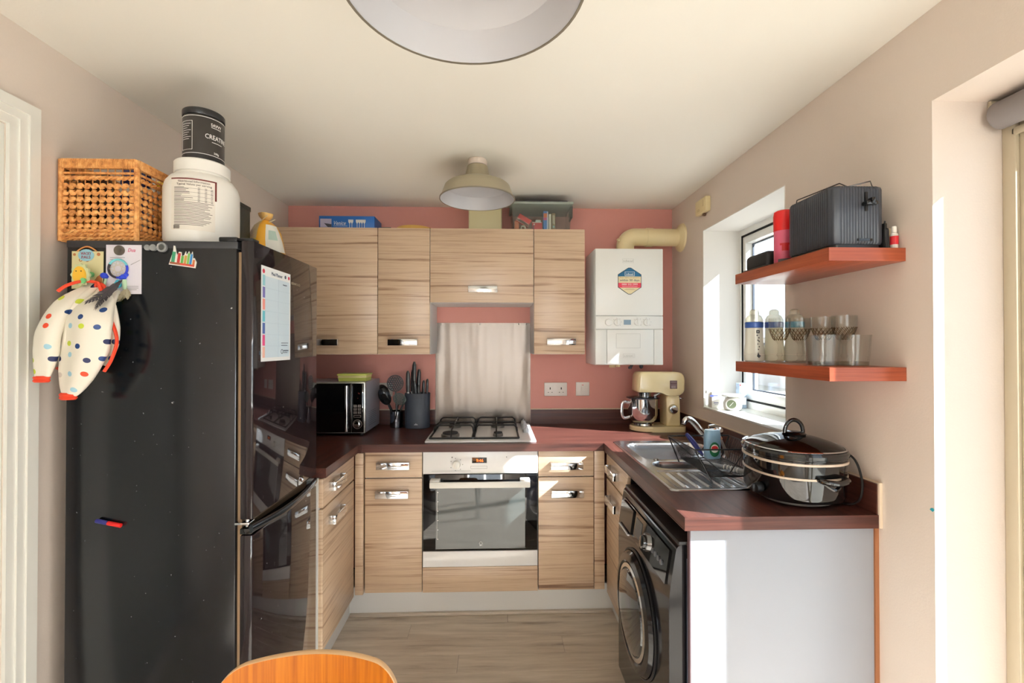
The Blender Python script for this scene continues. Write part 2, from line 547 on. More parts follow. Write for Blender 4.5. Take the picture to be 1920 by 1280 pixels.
def wall_with_holes(name, side, u0, u1, holes, m):
    """wall running along Y (side = outer/inner X) or along X; holes: (u0, u1, z0, z1)"""
    b = B()
    lo, hi, alongy = side
    def bx(a0, a1, z0, z1):
        if a1 - a0 > 1e-4 and z1 - z0 > 1e-4:
            b.box(lo, hi, a0, a1, z0, z1) if alongy else b.box(a0, a1, lo, hi, z0, z1)
    cur = u0
    for h0, h1, z0, z1 in sorted(holes):
        bx(cur, h0, -0.16, ZC); bx(h0, h1, -0.16, z0); bx(h0, h1, z1, ZC); cur = h1
    bx(cur, u1, -0.16, ZC)
    return smesh(name, b, m)
WY0, WY1, WZ0, WZ1 = 1.775, 2.50, 1.075, 2.06      # kitchen window opening
DY0, DY1, DZ1 = -0.95, 1.162, 2.066                # patio door opening
wall_with_holes('wall_left', (XL - 0.12, XL, True), YR, YB, [(0.46, 1.275, 0.0, 2.02)], wall_beige)
wr = wall_with_holes('wall_right', (XR, XR + 0.30, True), YR, YB, [(WY0, WY1, WZ0, WZ1), (DY0, DY1, 0.0, DZ1)], wall_beige)
part('paint_fleck', B().prism(plane((XR - 0.0005, 1.175, 0.98), (0, -1, 0), (0, 0, 1)), [(0, 0.004), (0.008, 0), (0.013, 0.006), (0.009, 0.01), (0.004, 0.009)], 0, 0.001),
     mat('teal_paint', (40, 160, 176), 0.5), wr, label='small teal paint mark')
wall_with_holes('wall_front', (YR - 0.3, YR, False), XL - 0.12, XR + 0.3, [(-1.1, 1.0, 0.25, 2.1)], wall_beige)

# --- kitchen window: outer frame, opening sash, pane, sill
w1 = struct('window_1', (1.36, (WY0 + WY1) / 2, WZ0))
def rect_frame(b, x0, x1, y0, y1, z0, z1, t, bev=0.004, near=None, head=None, far=None):
    n_, h_, f_ = near or t, head or t, far or t
    b.box(x0, x1, y0, y0 + n_, z0, z1, bev); b.box(x0, x1, y1 - f_, y1, z0, z1, bev)
    b.box(x0, x1, y0 + n_, y1 - f_, z0, z0 + t, bev); b.box(x0, x1, y0 + n_, y1 - f_, z1 - h_, z1, bev)
    return b
fx0 = XR + 0.205
NJ = WY0 + 0.026
part('window_frame', rect_frame(B(), fx0, fx0 + 0.085, WY0, WY1, WZ0, WZ1, 0.042, near=0.020, head=0.036, far=0.020), upvc, w1)
part('window_gasket', rect_frame(B(), fx0 + 0.001, fx0 + 0.03, WY0 + 0.020, WY1 - 0.020, WZ0 + 0.042, WZ1 - 0.036, 0.006, 0, near=0.006), rubber, w1)
part('window_sash', rect_frame(B(), fx0 + 0.006, fx0 + 0.075, NJ, WY1 - 0.025, WZ0 + 0.05, WZ1 - 0.044, 0.048, near=0.026, head=0.040, far=0.028), upvc, w1)
part('sash_bead', rect_frame(B(), fx0 + 0.044, fx0 + 0.054, NJ + 0.024, WY1 - 0.051, WZ0 + 0.097, WZ1 - 0.083, 0.007, 0, near=0.004), mat('grey_gasket', (70, 78, 90), 0.6), w1)
part('pane', B().box(fx0 + 0.055, fx0 + 0.059, NJ + 0.025, WY1 - 0.052, WZ0 + 0.098, WZ1 - 0.084), pane_glass, w1)
part('window_sill', B().box(XR - 0.004, fx0, WY0, WY1, WZ0 - 0.006, WZ0 + 0.004, 0.002), white_gloss, w1)
b = B().box(fx0 - 0.032, fx0 - 0.012, 1.83, 1.85, 1.50, 1.56, 0.004); b.box(fx0 - 0.045, fx0 - 0.03, 1.832, 1.848, 1.42, 1.55, 0.004)
part('window_handle', b, upvc, w1)
part('reveal_lining', B().box(XR - 0.001, fx0, WY1 - 0.004, WY1, WZ0, WZ1).box(XR - 0.001, fx0, WY0, WY0 + 0.004, WZ0, WZ1).box(XR - 0.001, fx0, WY0, WY1, WZ1 - 0.004, WZ1),
     mat('white_reveal_paint', (230, 228, 224), 0.8), w1)

# --- patio door on the right with a sliver of its cream frame in view
d2 = struct('door_2', (1.36, 0.1, 0))
part('door_frame', rect_frame(B(), XR + 0.19, XR + 0.26, DY0, DY1, 0, DZ1, 0.032), cream_upvc, d2)
for i, (a, c) in enumerate(((DY0 + 0.032, 0.105), (0.107, DY1 - 0.032))):
    part('door_leaf', rect_frame(B(), XR + 0.20, XR + 0.25, a, c, 0.02, DZ1 - 0.032, 0.036), cream_upvc, d2)
    part('pane', B().box(XR + 0.222, XR + 0.227, a + 0.035, c - 0.035, 0.055, DZ1 - 0.067), pane_glass, d2)
part('door_handle', B().box(XR + 0.175, XR + 0.20, 0.06, 0.085, 0.98, 1.16, 0.006).tube([(XR + 0.17, 0.072, 1.1), (XR + 0.15, 0.072, 1.1), (XR + 0.15, 0.19, 1.1)], 0.009), chrome, d2)
# roller blind cassette above the patio door
t = thing('roller_blind', 'grey rolled up roller blind above the patio door at right edge', 'blind', (XR + 0.16, 1.14, 2.05))
blind_grey = mat('grey_blind_fabric', (128, 122, 122), 0.7)
b = B(); b.lathe([(0.030, 0), (0.036, 0.004), (0.036, 1.996), (0.030, 2.0)], 0, 0, 0, 24)
b.xf(Matrix.Translation((XR + 0.165, 1.148, 2.02)) @ Matrix.Rotation(R(90), 4, 'X'))
part('blind_roll', b, blind_grey, t)
part('end_bracket', B().box(XR + 0.15, XR + 0.18, 1.150, 1.160, 2.02, 2.064, 0.002), cream_upvc, t)
part('hem_bar', B().box(XR + 0.19, XR + 0.198, -0.84, 1.14, 1.965, 1.985, 0.003), cream_upvc, t)

# --- unseen window added in the rear wall to let in fill light
w2 = struct('added_rear_window', (0, YR - 0.15, 0.25))
b = B()
for x0, x1 in ((-1.1, -0.05), (-0.05, 1.0)):
    b.box(x0, x0 + 0.05, YR - 0.2, YR - 0.13, 0.25, 2.1, 0.004); b.box(x1 - 0.05, x1, YR - 0.2, YR - 0.13, 0.25, 2.1, 0.004)
    b.box(x0 + 0.05, x1 - 0.05, YR - 0.2, YR - 0.13, 0.25, 0.3, 0.004); b.box(x0 + 0.05, x1 - 0.05, YR - 0.2, YR - 0.13, 2.05, 2.1, 0.004)
part('window_frame', b, upvc, w2)
for x0, x1 in ((-1.05, -0.10), (0.0, 0.95)):
    part('pane', B().box(x0, x1, YR - 0.17, YR - 0.166, 0.3, 2.05), pane_glass, w2)

# --- doorway at the left: moulded architrave, lining, door standing shut in it
d1 = struct('door_1', (XL, 0.87, 0))
def architrave(y_out, y_in, zt_out, zt_in):
    b = B()
    n = 1 if y_out > y_in else -1
    for k, (w0, w1_, d) in enumerate(((0.0, 0.030, 0.020), (0.030, 0.052, 0.015), (0.052, 0.075, 0.010))):
        ya, yb = y_out - n * w0, y_out - n * w1_
        b.box(XL - 0.001, XL + d, min(ya, yb), max(ya, yb), 0, zt_out - w1_ + 0.0005, 0.0)
    return b
b = architrave(1.352, 1.277, 2.098, 2.02)
for w0, w1_, d in ((0.0, 0.030, 0.020), (0.030, 0.052, 0.015), (0.052, 0.075, 0.010)):
    b.box(XL - 0.001, XL + d, 0.384 + w0, 1.352 - w0, 2.098 - w1_, 2.098 - w0, 0.0)
    b.box(XL - 0.001, XL + d, 0.384 + w0, 0.384 + w1_, 0, 2.098 - w1_ + 0.0005, 0.0)
part('architrave', b, white_gloss, d1)
part('door_lining', B().box(XL - 0.12, XL - 0.001, 1.255, 1.275, 0, 2.02, 0.002).box(XL - 0.12, XL - 0.001, 0.46, 0.48, 0, 2.02, 0.002).box(XL - 0.12, XL - 0.001, 0.48, 1.255, 2.0, 2.02, 0.002)
     .box(XL - 0.08, XL - 0.03, 1.243, 1.256, 0, 2.0, 0.002), white_gloss, d1)
part('door_leaf', B().box(XL - 0.115, XL - 0.08, 0.48, 1.25, 0.006, 1.998, 0.002), mat('grey_door_paint', (176, 178, 172), 0.4), d1)
part('door_handle', B().tube([(XL - 0.08, 0.54, 1.02), (XL - 0.045, 0.54, 1.02), (XL - 0.045, 0.65, 1.02)], 0.009), chrome, d1)

# --- outside: paving, fence, neighbouring house
single('garden_paving', B().box(-14, 26, -22, 26, -0.3, -0.17), mat('pale_paving', (178, 172, 160), 0.9, mottle=0.1, bscale=3), 'pale garden paving outside the kitchen window', 'paving', (6, 0, -0.3))
t = thing('garden_fence', 'pale grey board fence outside beyond the kitchen window', 'fence', (4.6, 3.0, -0.17))
fence_m = grain('weathered_fence_board', [(0.3, (176, 182, 190)), (0.6, (206, 210, 214))], 'z', 3, 40, rough=0.8)
for i in range(46):
    y = -3.2 + i * 0.205
    part('fence_board', B().box(4.6, 4.62, y, y + 0.195, -0.17, 1.18 + 0.006 * (i % 3), 0.003, 1), fence_m, t)
for z in (0.2, 0.9):
    part('fence_rail', B().box(4.62, 4.66, -3.2, 6.2, z, z + 0.08), fence_m, t)
t = thing('neighbour_house', 'neighbouring house with grey gable roof outside beyond the fence', 'house', (13, 13, -0.17))
part('house_wall', B().box(10.5, 16.5, 15.0, 22.0, -0.17, 1.75), mat('pale_render', (214, 208, 202), 0.9), t)
gf = plane((0, 9.0 - 0.3, 0), (1, 0, 0), (0, 0, 1))
part('roof', B().mesh([V(10.2, 14.7, 1.7), V(16.8, 14.7, 1.7), V(13.5, 14.7, 2.75), V(10.2, 22.3, 1.7), V(16.8, 22.3, 1.7), V(13.5, 22.3, 2.75)],
     [(0, 1, 2), (3, 5, 4), (0, 2, 5, 3), (1, 4, 5, 2), (0, 3, 4, 1)]), mat('grey_roof_tiles', (120, 122, 128), 0.8), t)
part('house_window', B().box(10.44, 10.52, 17, 18.2, 0.6, 1.5), mat('dark_glazing', (70, 80, 92), 0.1), t)

# ================================================================== KITCHEN UNITS
# a face is one of the three runs: 'B' back run facing the camera, 'L' left run facing +X, 'R' right run facing -X
YF, XLF, XRF = 2.36, -0.722, 0.565
def fbox(b, face, u0, u1, d0, d1, z0, z1, bev=0.0015):
    if face == 'B': return b.box(u0, u1, YF + d0, YF + d1, z0, z1, bev)
    if face == 'W': return b.box(u0, u1, 2.63 + d0, 2.63 + d1, z0, z1, bev)
    if face == 'L': return b.box(XLF - d1, XLF - d0, u0, u1, z0, z1, bev)
    return b.box(XRF + d0, XRF + d1, u0, u1, z0, z1, bev)
def front(name, face, u0, u1, z0, z1, parent):
    g = 0.0018
    return part(name, fbox(B(), face, u0 + g, u1 - g, 0, 0.018, z0 + g, z1 - g), zebrano, parent)
def handle(face, uc, zc, parent, w=0.0835, h=0.0185):
    b = fbox(B(), face, uc - w, uc + w, -0.030, -0.024, zc - h, zc + h, 0.002)
    fbox(b, face, uc - w, uc - w + 0.009, -0.026, 0.0005, zc - h, zc + h, 0.001)
    fbox(b, face, uc + w - 0.009, uc + w, -0.026, 0.0005, zc - h, zc + h, 0.001)
    return part('handle', b, chrome, parent)
def carcass(face, u0, u1, z0, z1, depth, parent, m=None):
    return part('carcass', fbox(B(), face, u0 + 0.0008, u1 - 0.0008, 0.0185, depth, z0, z1, 0), m or white_carcass, parent)

# left run
t = thing('base_cabinet', 'striped wood base cabinet on the left run beside the fridge', 'cabinet', (-1.03, 2.12, 0.15))
carcass('L', 1.912, 2.352, 0.15, 0.868, 0.58, t)
dr = front('drawer', 'L', 1.915, 2.330, 0.742, 0.868, t); handle('L', 2.06, 0.812, dr, 0.075)
dr = front('door', 'L', 1.915, 2.330, 0.15, 0.738, t); handle('L', 2.06, 0.668, dr, 0.075)
part('filler_post', B().box(-0.722, -0.682, 2.345, 2.378, 0.15, 0.868, 0.001), zebrano, t)

# back run
t = thing('base_cabinet', 'striped wood base cabinet left of the oven', 'cabinet', (-0.53, 2.65, 0.15))
carcass('B', -0.678, -0.385, 0.15, 0.868, 0.56, t)
dr = front('drawer', 'B', -0.678, -0.384, 0.738, 0.872, t); handle('B', -0.530, 0.805, dr)
dr = front('door', 'B', -0.678, -0.384, 0.150, 0.735, t); handle('B', -0.535, 0.659, dr)
t = thing('base_cabinet', 'striped wood base cabinet right of the oven', 'cabinet', (0.36, 2.65, 0.15))
carcass('B', 0.214, 0.505, 0.15, 0.868, 0.56, t)
dr = front('drawer', 'B', 0.213, 0.505, 0.738, 0.872, t); handle('B', 0.360, 0.797, dr)
dr = front('door', 'B', 0.213, 0.505, 0.150, 0.735, t); handle('B', 0.363, 0.653, dr)
part('filler_post', B().box(0.507, 0.560, 2.362, 2.378, 0.15, 0.868, 0.001), zebrano, t)
t = thing('oven_housing', 'striped wood panel and housing under the built-in oven', 'cabinet', (-0.085, 2.65, 0.15))
front('panel', 'B', -0.384, 0.213, 0.147, 0.279, t)
part('carcass', B().box(-0.383, -0.3815, 2.379, 2.92, 0.15, 0.868).box(0.2105, 0.212, 2.379, 2.92, 0.15, 0.868).box(-0.3815, 0.2105, 2.379, 2.92, 0.15, 0.266), white_carcass, t)

# right run
t = thing('base_cabinet', 'striped wood base cabinet on the right run beyond the washing machine', 'cabinet', (0.85, 2.13, 0.15))
carcass('R', 1.965, 2.352, 0.15, 0.755, 0.555, t)
dr = front('drawer', 'R', 1.965, 2.335, 0.742, 0.868, t); handle('R', 2.175, 0.806, dr, 0.08)
dr = front('door', 'R', 1.965, 2.335, 0.15, 0.738, t); handle('R', 2.175, 0.655, dr, 0.08)
t = thing('end_panel', 'white end panel closing the right run beside the washing machine', 'panel', (0.86, 1.351, 0))
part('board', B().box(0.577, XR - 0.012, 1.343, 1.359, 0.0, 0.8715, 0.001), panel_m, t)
part('edge_strip', B().box(0.574, 0.577, 1.343, 1.359, 0.0, 0.8715), mat('dark_edge_strip', (92, 70, 74), 0.5), t)
part('scribe_strip', B().box(XR - 0.012, XR, 1.338, 1.362, 0.0, 0.872), mat('brown_scribe', (150, 96, 60), 0.6), t)

# plinths
tp = struct('trim_1', (0, 2.42, 0))
part('plinth', B().box(-0.79, 0.62, 2.425, 2.44, 0.0, 0.149), plinth_m, tp)
part('plinth', B().box(-0.79, -0.775, 1.9, 2.425, 0.0, 0.149), plinth_m, tp)
part('plinth', B().box(0.62, 0.635, 1.965, 2.44, 0.0, 0.149), plinth_m, tp)
part('floor_bead', B().box(-0.77, 0.615, 2.405, 2.425, 0.0, 0.016, 0.004), oak_floor, tp)

# worktop: one U-shaped top with a cut-out for the sink, and its upstands
SX0, SX1, SY0, SY1 = 0.606, 1.098, 1.565, 2.375        # sink outline
wt = thing('worktop', 'dark mahogany coloured laminate worktop running round three sides of the kitchen', 'worktop', (0, 2.6, 0.872))
zb = 0.872
part('worktop_section', B().box(XL + 0.001, -0.705, 1.905, 2.345, zb, ZT, 0.0), worktop_y, wt)
part('worktop_section', B().box(XL + 0.001, XR - 0.001, 2.345, YB - 0.001, zb, ZT).box(-0.705, -0.69, 2.335, 2.345, zb, ZT), worktop_x, wt)
c0, c1, e0, e1 = SX0 + 0.03, SX1 - 0.03, SY0 + 0.03, 2.345
b = B().box(0.553, c0, 1.328, 2.345, zb, ZT).box(c1, XR - 0.001, 1.328, 2.345, zb, ZT).box(c0, c1, 1.328, e0, zb, ZT)
part('worktop_section', b, worktop_y, wt)
part('edge_band', B().box(0.553, XR - 0.001, 1.3265, 1.328, zb + 0.0005, ZT - 0.0003), worktop_x, wt)
for fx_, fy_ in ((0.5545, 1.33), (-0.7065, 1.91)):
    part('front_edge', B().tube([(fx_, fy_, zb + 0.003), (fx_, 2.345, zb + 0.003)], 0.003, 6), worktop_y, wt)
part('upstand', B().box(XL + 0.012, -0.397, YB - 0.014, YB - 0.0005, ZT, 1.003), worktop_x, wt)
part('upstand', B().box(0.217, XR - 0.014, YB - 0.014, YB - 0.0005, ZT, 1.003), worktop_x, wt)
part('upstand', B().box(XR - 0.014, XR - 0.0005, 1.330, YB - 0.014, ZT, 1.003), worktop_y, wt)
part('upstand', B().box(XL + 0.0005, XL + 0.012, 1.95, YB - 0.014, ZT, 1.003), worktop_y, wt)
sil = mat('cream_sealant', (222, 206, 184), 0.5)
part('sealant_bead', B().tube([(XL + 0.02, YB - 0.004, 1.005), (-0.40, YB - 0.004, 1.005)], 0.004, 6), sil, wt)
part('sealant_bead', B().tube([(0.22, YB - 0.004, 1.005), (XR - 0.01, YB - 0.004, 1.005)], 0.004, 6), sil, wt)
part('sealant_bead', B().tube([(XR - 0.004, 1.332, 1.005), (XR - 0.004, YB - 0.01, 1.005)], 0.004, 6), sil, wt)
part('end_cap', B().box(XR - 0.010, XR - 0.0005, 1.324, 1.330, 0.873, 1.008), sil, wt)

# wall cabinets
def wall_cab(x0, x1, z0, label, hx, hz, dx0=None, hw=0.0835):
    t = thing('wall_cabinet', label, 'cabinet', ((x0 + x1) / 2, 2.79, z0))
    part('carcass', B().box(x0 + 0.0008, x1 - 0.0008, 2.6495, YB - 0.001, z0, 2.093), white_carcass, t)
    d = front('door', 'W', dx0 if dx0 is not None else x0, x1, z0, 2.095, t)
    handle('W', hx, hz, d, hw, 0.0185)
    return t
wall_cab(XL + 0.002, -0.684, 1.366, 'wide wall cabinet at far left partly behind the fridge', -0.985, 1.436, -1.29)
wall_cab(-0.684, -0.386, 1.366, 'narrow wall cabinet left of the cooker hood cabinet', -0.538, 1.436)
wall_cab(-0.386, 0.213, 1.665, 'short wide wall cabinet above the steel splashback', -0.082, 1.740)
wall_cab(0.213, 0.512, 1.366, 'narrow wall cabinet beside the boiler', 0.370, 1.439)

# oven
t = thing('built_in_oven', 'white built-in electric oven with glass door below the hob', 'oven', (-0.085, 2.65, 0.28))
part('oven_body', B().box(-0.375, 0.205, 2.382, 2.9, 0.285, 0.865), steel, t)
cp = part('control_panel', B().box(-0.381, 0.211, 2.356, 2.382, 0.757, 0.872, 0.003), white_enamel, t)
pf = plane((-0.381, 2.3558, 0.757), (1, 0, 0), (0, 0, 1))
part('display', B().patch(pf, 0.252, 0.328, 0.055, 0.083, 0, 0.0008), black_gloss, cp)
part('clock_digits', B().text(plane((-0.381, 2.3549, 0.757), (1, 0, 0), (0, 0, 1)), '9:46', 0.292, 0.0605, 0.022), mat('orange_led', (255, 110, 30), 0.5, emit=2.0), cp)
kb = B().cyl((-0.381 + 0.172, 2.356, 0.805), (-0.381 + 0.172, 2.335, 0.805), 0.021, 0.019, 28, 0.002)
kb.box(-0.381 + 0.168, -0.381 + 0.176, 2.329, 2.337, 0.787, 0.823, 0.002)
part('knob', kb, white_plastic, cp)
b = B().disc(pf, 0.150, 0.085, 0.0035).disc(pf, 0.430, 0.085, 0.003)
for k in range(7):
    a = R(150 - k * 50)
    b.disc(pf, 0.172 + 0.032 * math.cos(a), 0.048 + 0.032 * math.sin(a), 0.0022)
b.patch(pf, 0.045, 0.245, 0.0145, 0.0155).frame(pf, 0.245, 0.33, 0.026, 0.040, 0.001)
part('printed_marks', b, ink_grey, cp)
dg_ = part('oven_door', B().box(-0.379, 0.209, 2.356, 2.381, 0.362, 0.754, 0.002), black_gloss, t)
part('door_window', B().box(-0.315, 0.145, 2.3552, 2.3564, 0.372, 0.690), mat('smoky_oven_glass', (62, 68, 66), 0.05, coat=0.6), dg_)
b = B()
of = plane((-0.315, 2.3551, 0.372), (1, 0, 0), (0, 0, 1))
for k in range(6):
    b.patch(of, 0.006, 0.014, 0.05 + k * 0.048, 0.052 + k * 0.048, 0, 0.0003)
b.patch(of, 0.006, 0.0072, 0.05, 0.30, 0, 0.0003).ring(of, 0.232, 0.028, 0.007, 0.009, 0, 0.0003).patch(of, 0.225, 0.239, 0.015, 0.017, 0, 0.0003)
part('printed_marks', b, ink_white, dg_)
part('lower_trim', B().box(-0.380, 0.210, 2.354, 2.381, 0.281, 0.360, 0.002), white_enamel, t)
b = B().box(-0.340, 0.168, 2.303, 2.317, 0.698, 0.728, 0.004); b.box(-0.34, -0.29, 2.315, 2.357, 0.706, 0.736, 0.003); b.box(0.118, 0.168, 2.315, 2.357, 0.706, 0.736, 0.003)
part('door_handle', b, white_plastic, t)

# gas hob
t = thing('gas_hob', 'white four burner gas hob set into the worktop', 'hob', (-0.085, 2.65, ZT))
part('hob_plate', B().box(-0.375, 0.205, 2.375, 2.905, ZT, ZT + 0.010, 0.003), white_enamel, t)
burn = mat('grey_burner', (120, 116, 112), 0.4, 0.6)
for bx_, by, r in ((-0.255, 2.50, 0.05), (-0.255, 2.77, 0.037), (0.005, 2.50, 0.028), (0.005, 2.77, 0.040)):
    bb = part('burner', B().lathe([(r, 0), (r, 0.012), (r * 0.9, 0.015)], bx_, by, ZT + 0.0105, 28), burn, t)
    part('burner_cap', B().lathe([(r * 0.82, 0), (r * 0.85, 0.004), (r * 0.8, 0.008), (r * 0.3, 0.010)], bx_, by, ZT + 0.0256, 28), black_matte, bb)
for x0, x1 in ((-0.355, -0.132), (-0.122, 0.115)):
    b = B()
    zt, r = ZT + 0.055, 0.0052
    for y in (2.415, 2.585, 2.69, 2.86):
        b.tube([(x0, y, ZT + 0.013), (x0 + 0.004, y, zt - 0.012), (x0 + 0.018, y, zt), (x1 - 0.018, y, zt), (x1 - 0.004, y, zt - 0.012), (x1, y, ZT + 0.013)] if y in (2.585, 2.86, 2.69) else
               [(x0, y, ZT + 0.0165), (x1, y, ZT + 0.0165)], r, 8)
    b.tube([(x0, 2.415, ZT + 0.0165), (x0, 2.86, ZT + 0.0165)], r, 8).tube([(x1, 2.415, ZT + 0.0165), (x1, 2.86, ZT + 0.0165)], r, 8)
    xc = (x0 + x1) / 2
    b.tube([(xc, 2.415, ZT + 0.0165), (xc, 2.43, zt - 0.012), (xc, 2.45, zt), (xc, 2.84, zt), (xc, 2.86, zt - 0.012)], 0.004, 8)
    part('pan_support', b, black_wire, t)
for y in (2.60, 2.69, 2.78, 2.86):
    b = B().lathe([(0.017, 0), (0.016, 0.012), (0.013, 0.022)], 0.165, y, ZT + 0.0105, 20)
    b.box(0.162, 0.168, y - 0.014, y + 0.014, ZT + 0.03, ZT + 0.042, 0.001)
    part('knob', b, mat('grey_hob_knob', (170, 172, 176), 0.3), t)

# splashback
t = thing('splashback', 'brushed steel splashback on the pink wall behind the hob', 'splashback', (-0.09, YB, ZT))
part('steel_sheet', B().box(-0.396, 0.216, YB - 0.004, YB - 0.0005, ZT + 0.001, 1.563), splash_m, t)
b = B()
for x in (-0.36, -0.11, 0.14, 0.19):
    b.ball((x, YB - 0.006, 1.555), 0.004, u=8, v=6)
part('screw', b, steel, t)

# sockets
def face_plate(name, x0, x1, z0, z1, label, cat):
    t = thing(name, label, cat, ((x0 + x1) / 2, YB, z0))
    part('plate', B().box(x0, x1, YB - 0.010, YB - 0.0005, z0, z1, 0.003), white_plastic, t)
    return t
t = face_plate('double_socket', 0.306, 0.454, 1.090, 1.177, 'white double socket on the pink wall right of the hob', 'socket')
sf = plane((0.306, YB - 0.0101, 1.090), (1, 0, 0), (0, 0, 1))
for u in (0.038, 0.110):
    b = B().patch(sf, u - 0.003, u + 0.003, 0.042, 0.056).patch(sf, u - 0.015, u - 0.009, 0.022, 0.026).patch(sf, u + 0.009, u + 0.015, 0.022, 0.026)
    part('socket_holes', b, gap_dark, t)
    part('switch_rocker', B().patch(sf, u + 0.018 if u < 0.07 else u - 0.030, u + 0.030 if u < 0.07 else u - 0.018, 0.050, 0.070, 0, 0.004), white_plastic, t)
t = face_plate('cooker_switch', 0.512, 0.600, 1.091, 1.179, 'white single switch plate on the pink wall below the boiler', 'switch')
sf = plane((0.512, YB - 0.0101, 1.091), (1, 0, 0), (0, 0, 1))
part('switch_rocker', B().patch(sf, 0.035, 0.053, 0.036, 0.058, 0, 0.004), white_plastic, t)
part('neon_mark', B().patch(sf, 0.038, 0.050, 0.068, 0.071), red_pl, t)
t = face_plate('single_socket', -0.758, -0.670, 1.09, 1.178, 'white single socket behind the utensil pot beside the microwave', 'socket')
sf = plane((-0.758, YB - 0.0101, 1.09), (1, 0, 0), (0, 0, 1))
part('socket_holes', B().patch(sf, 0.040, 0.046, 0.042, 0.056).patch(sf, 0.028, 0.034, 0.022, 0.026).patch(sf, 0.052, 0.058, 0.022, 0.026), gap_dark, t)
part('plug', B().box(-0.738, -0.695, YB - 0.04, YB - 0.0106, 1.105, 1.15, 0.006), black_plastic, t)

# ================================================================== FRIDGE FREEZER AND WHAT IS ON IT
FX0, FX1, FY0, FY1, FZ = -1.285, -0.787, 1.40, 1.892, 1.733
t = thing('fridge_freezer', 'tall black fridge freezer standing by the left wall', 'fridge', (-1.03, 1.646, 0))
part('cabinet', B().box(FX0, FX1, FY0, FY1, 0.03, FZ - 0.006, 0.004), fridge_side, t)
part('top_panel', B().box(FX0 - 0.001, FX1 + 0.004, FY0 - 0.001, FY1 + 0.001, FZ - 0.022, FZ, 0.003), mat('dark_fridge_top', (44, 44, 47), 0.45), t)
part('gasket', B().box(FX1, -0.774, FY0 + 0.012, FY1 - 0.012, 0.05, FZ - 0.03), mat('brown_grey_gasket', (150, 122, 92), 0.6), t)
du = part('door', B().box(-0.776, -0.738, FY0 + 0.002, FY1 - 0.001, 0.892, FZ + 0.004, 0.005), fridge_door, t, label='upper fridge door')
dl = part('door', B().box(-0.776, -0.738, FY0 + 0.002, FY1 - 0.001, 0.045, 0.846, 0.005), fridge_door, t, label='lower freezer door')
b = B().box(-0.776, -0.742, FY0 + 0.002, FY1 - 0.001, 0.848, 0.866, 0.003)
part('handle_recess', b, black_gloss, t)
lip = [(-0.742 + 0.016 * math.sin(PI * k / 14), FY0 + 0.002 + (FY1 - FY0 - 0.003) * k / 14, 0.866 - 0.010 * math.sin(PI * k / 14)) for k in range(15)]
part('door_handle', B().tube(lip, 0.013, 10, flat=0.55), mat('dark_chrome_handle', (62, 66, 72), 0.12, 0.8), dl)
part('hinge_bracket', B().box(-0.788, -0.745, FY0 - 0.004, FY0 + 0.03, 0.879, 0.886, 0.002).cyl((-0.757, FY0 + 0.012, 0.87), (-0.757, FY0 + 0.012, 0.896), 0.006), chrome, t)
part('hinge_cover', B().box(-0.845, -0.79, FY0 + 0.006, FY0 + 0.06, FZ + 0.0005, FZ + 0.016, 0.004).box(-0.80, -0.745, FY0 + 0.012, FY0 + 0.05, FZ + 0.005, FZ + 0.014, 0.003), black_plastic, t)
part('foot', B().box(FX0 + 0.02, FX0 + 0.06, FY0 + 0.03, FY0 + 0.07, 0.0, 0.03).box(FX1 - 0.06, FX1 - 0.02, FY0 + 0.03, FY0 + 0.07, 0.0, 0.03), rubber, t)
part('foot', B().box(FX0 + 0.02, FX0 + 0.06, FY1 - 0.07, FY1 - 0.03, 0.0, 0.03).box(FX1 - 0.06, FX1 - 0.02, FY1 - 0.07, FY1 - 0.03, 0.0, 0.03), rubber, t)
lf = plane((-0.7378, 1.652, 1.638), (0, 1, 0), (0, 0, 1))
part('brand_badge', B().text(lf, 'KENWOOD', 0.04, 0.0, 0.013, 0.07), mat('silver_badge', (190, 180, 160), 0.3, 0.8), du)

# meal planner on the fridge door
t = thing('meal_planner', 'white weekly meal planner sheet stuck on the glossy fridge door', 'planner', (-0.737, 1.545, 1.368))
gp = plane((-0.7375, 1.446, 1.368), (0, 1, 0), (0, 0, 1))
part('sheet', B().patch(gp, 0, 0.199, 0, 0.303, 0.0, 0.0012), mat('planner_paper', (236, 240, 242), 0.5), t)
gq = plane((-0.7362, 1.446, 1.368), (0, 1, 0), (0, 0, 1))
part('writing_area', B().patch(gq, 0.022, 0.190, 0.012, 0.272), mat('pale_blue_print', (208, 226, 238), 0.5), t)
gq2 = plane((-0.7355, 1.446, 1.368), (0, 1, 0), (0, 0, 1))
for i, c in enumerate(((150, 206, 216), (120, 116, 186), (238, 156, 146), (110, 196, 214), (84, 110, 180), (226, 84, 140), (240, 190, 176))):
    part('day_tab', B().patch(gq2, 0.006, 0.020, 0.240 - i * 0.038, 0.274 - i * 0.038), mat('planner_tab_%d' % i, c, 0.5), t)
b = B().text(gq, 'Meal Planner', 0.10, 0.280, 0.016, 0.075)
b.text(gq2, 'shopping list', 0.155, 0.257, 0.006, 0.03)
bl = B()
for k in range(1, 7):
    bl.patch(gq2, 0.022, 0.190, 0.012 + 0.037 * k, 0.0126 + 0.037 * k)
bl.patch(gq2, 0.108, 0.1086, 0.012, 0.272)
part('grid_lines', bl, mat('planner_grid', (184, 204, 220), 0.5), t, stuff=True)
b.ring(gq2, 0.135, 0.030, 0.006, 0.008).patch(gq2, 0.146, 0.182, 0.031, 0.034).patch(gq2, 0.146, 0.175, 0.025, 0.027)
b.patch(gq2, 0.13, 0.18, 0.058, 0.060).patch(gq2, 0.13, 0.175, 0.050, 0.052)
b.disc(gq, 0.160, 0.287, 0.006)
part('print', b, mat('planner_ink', (86, 96, 116), 0.6), t, stuff=True)
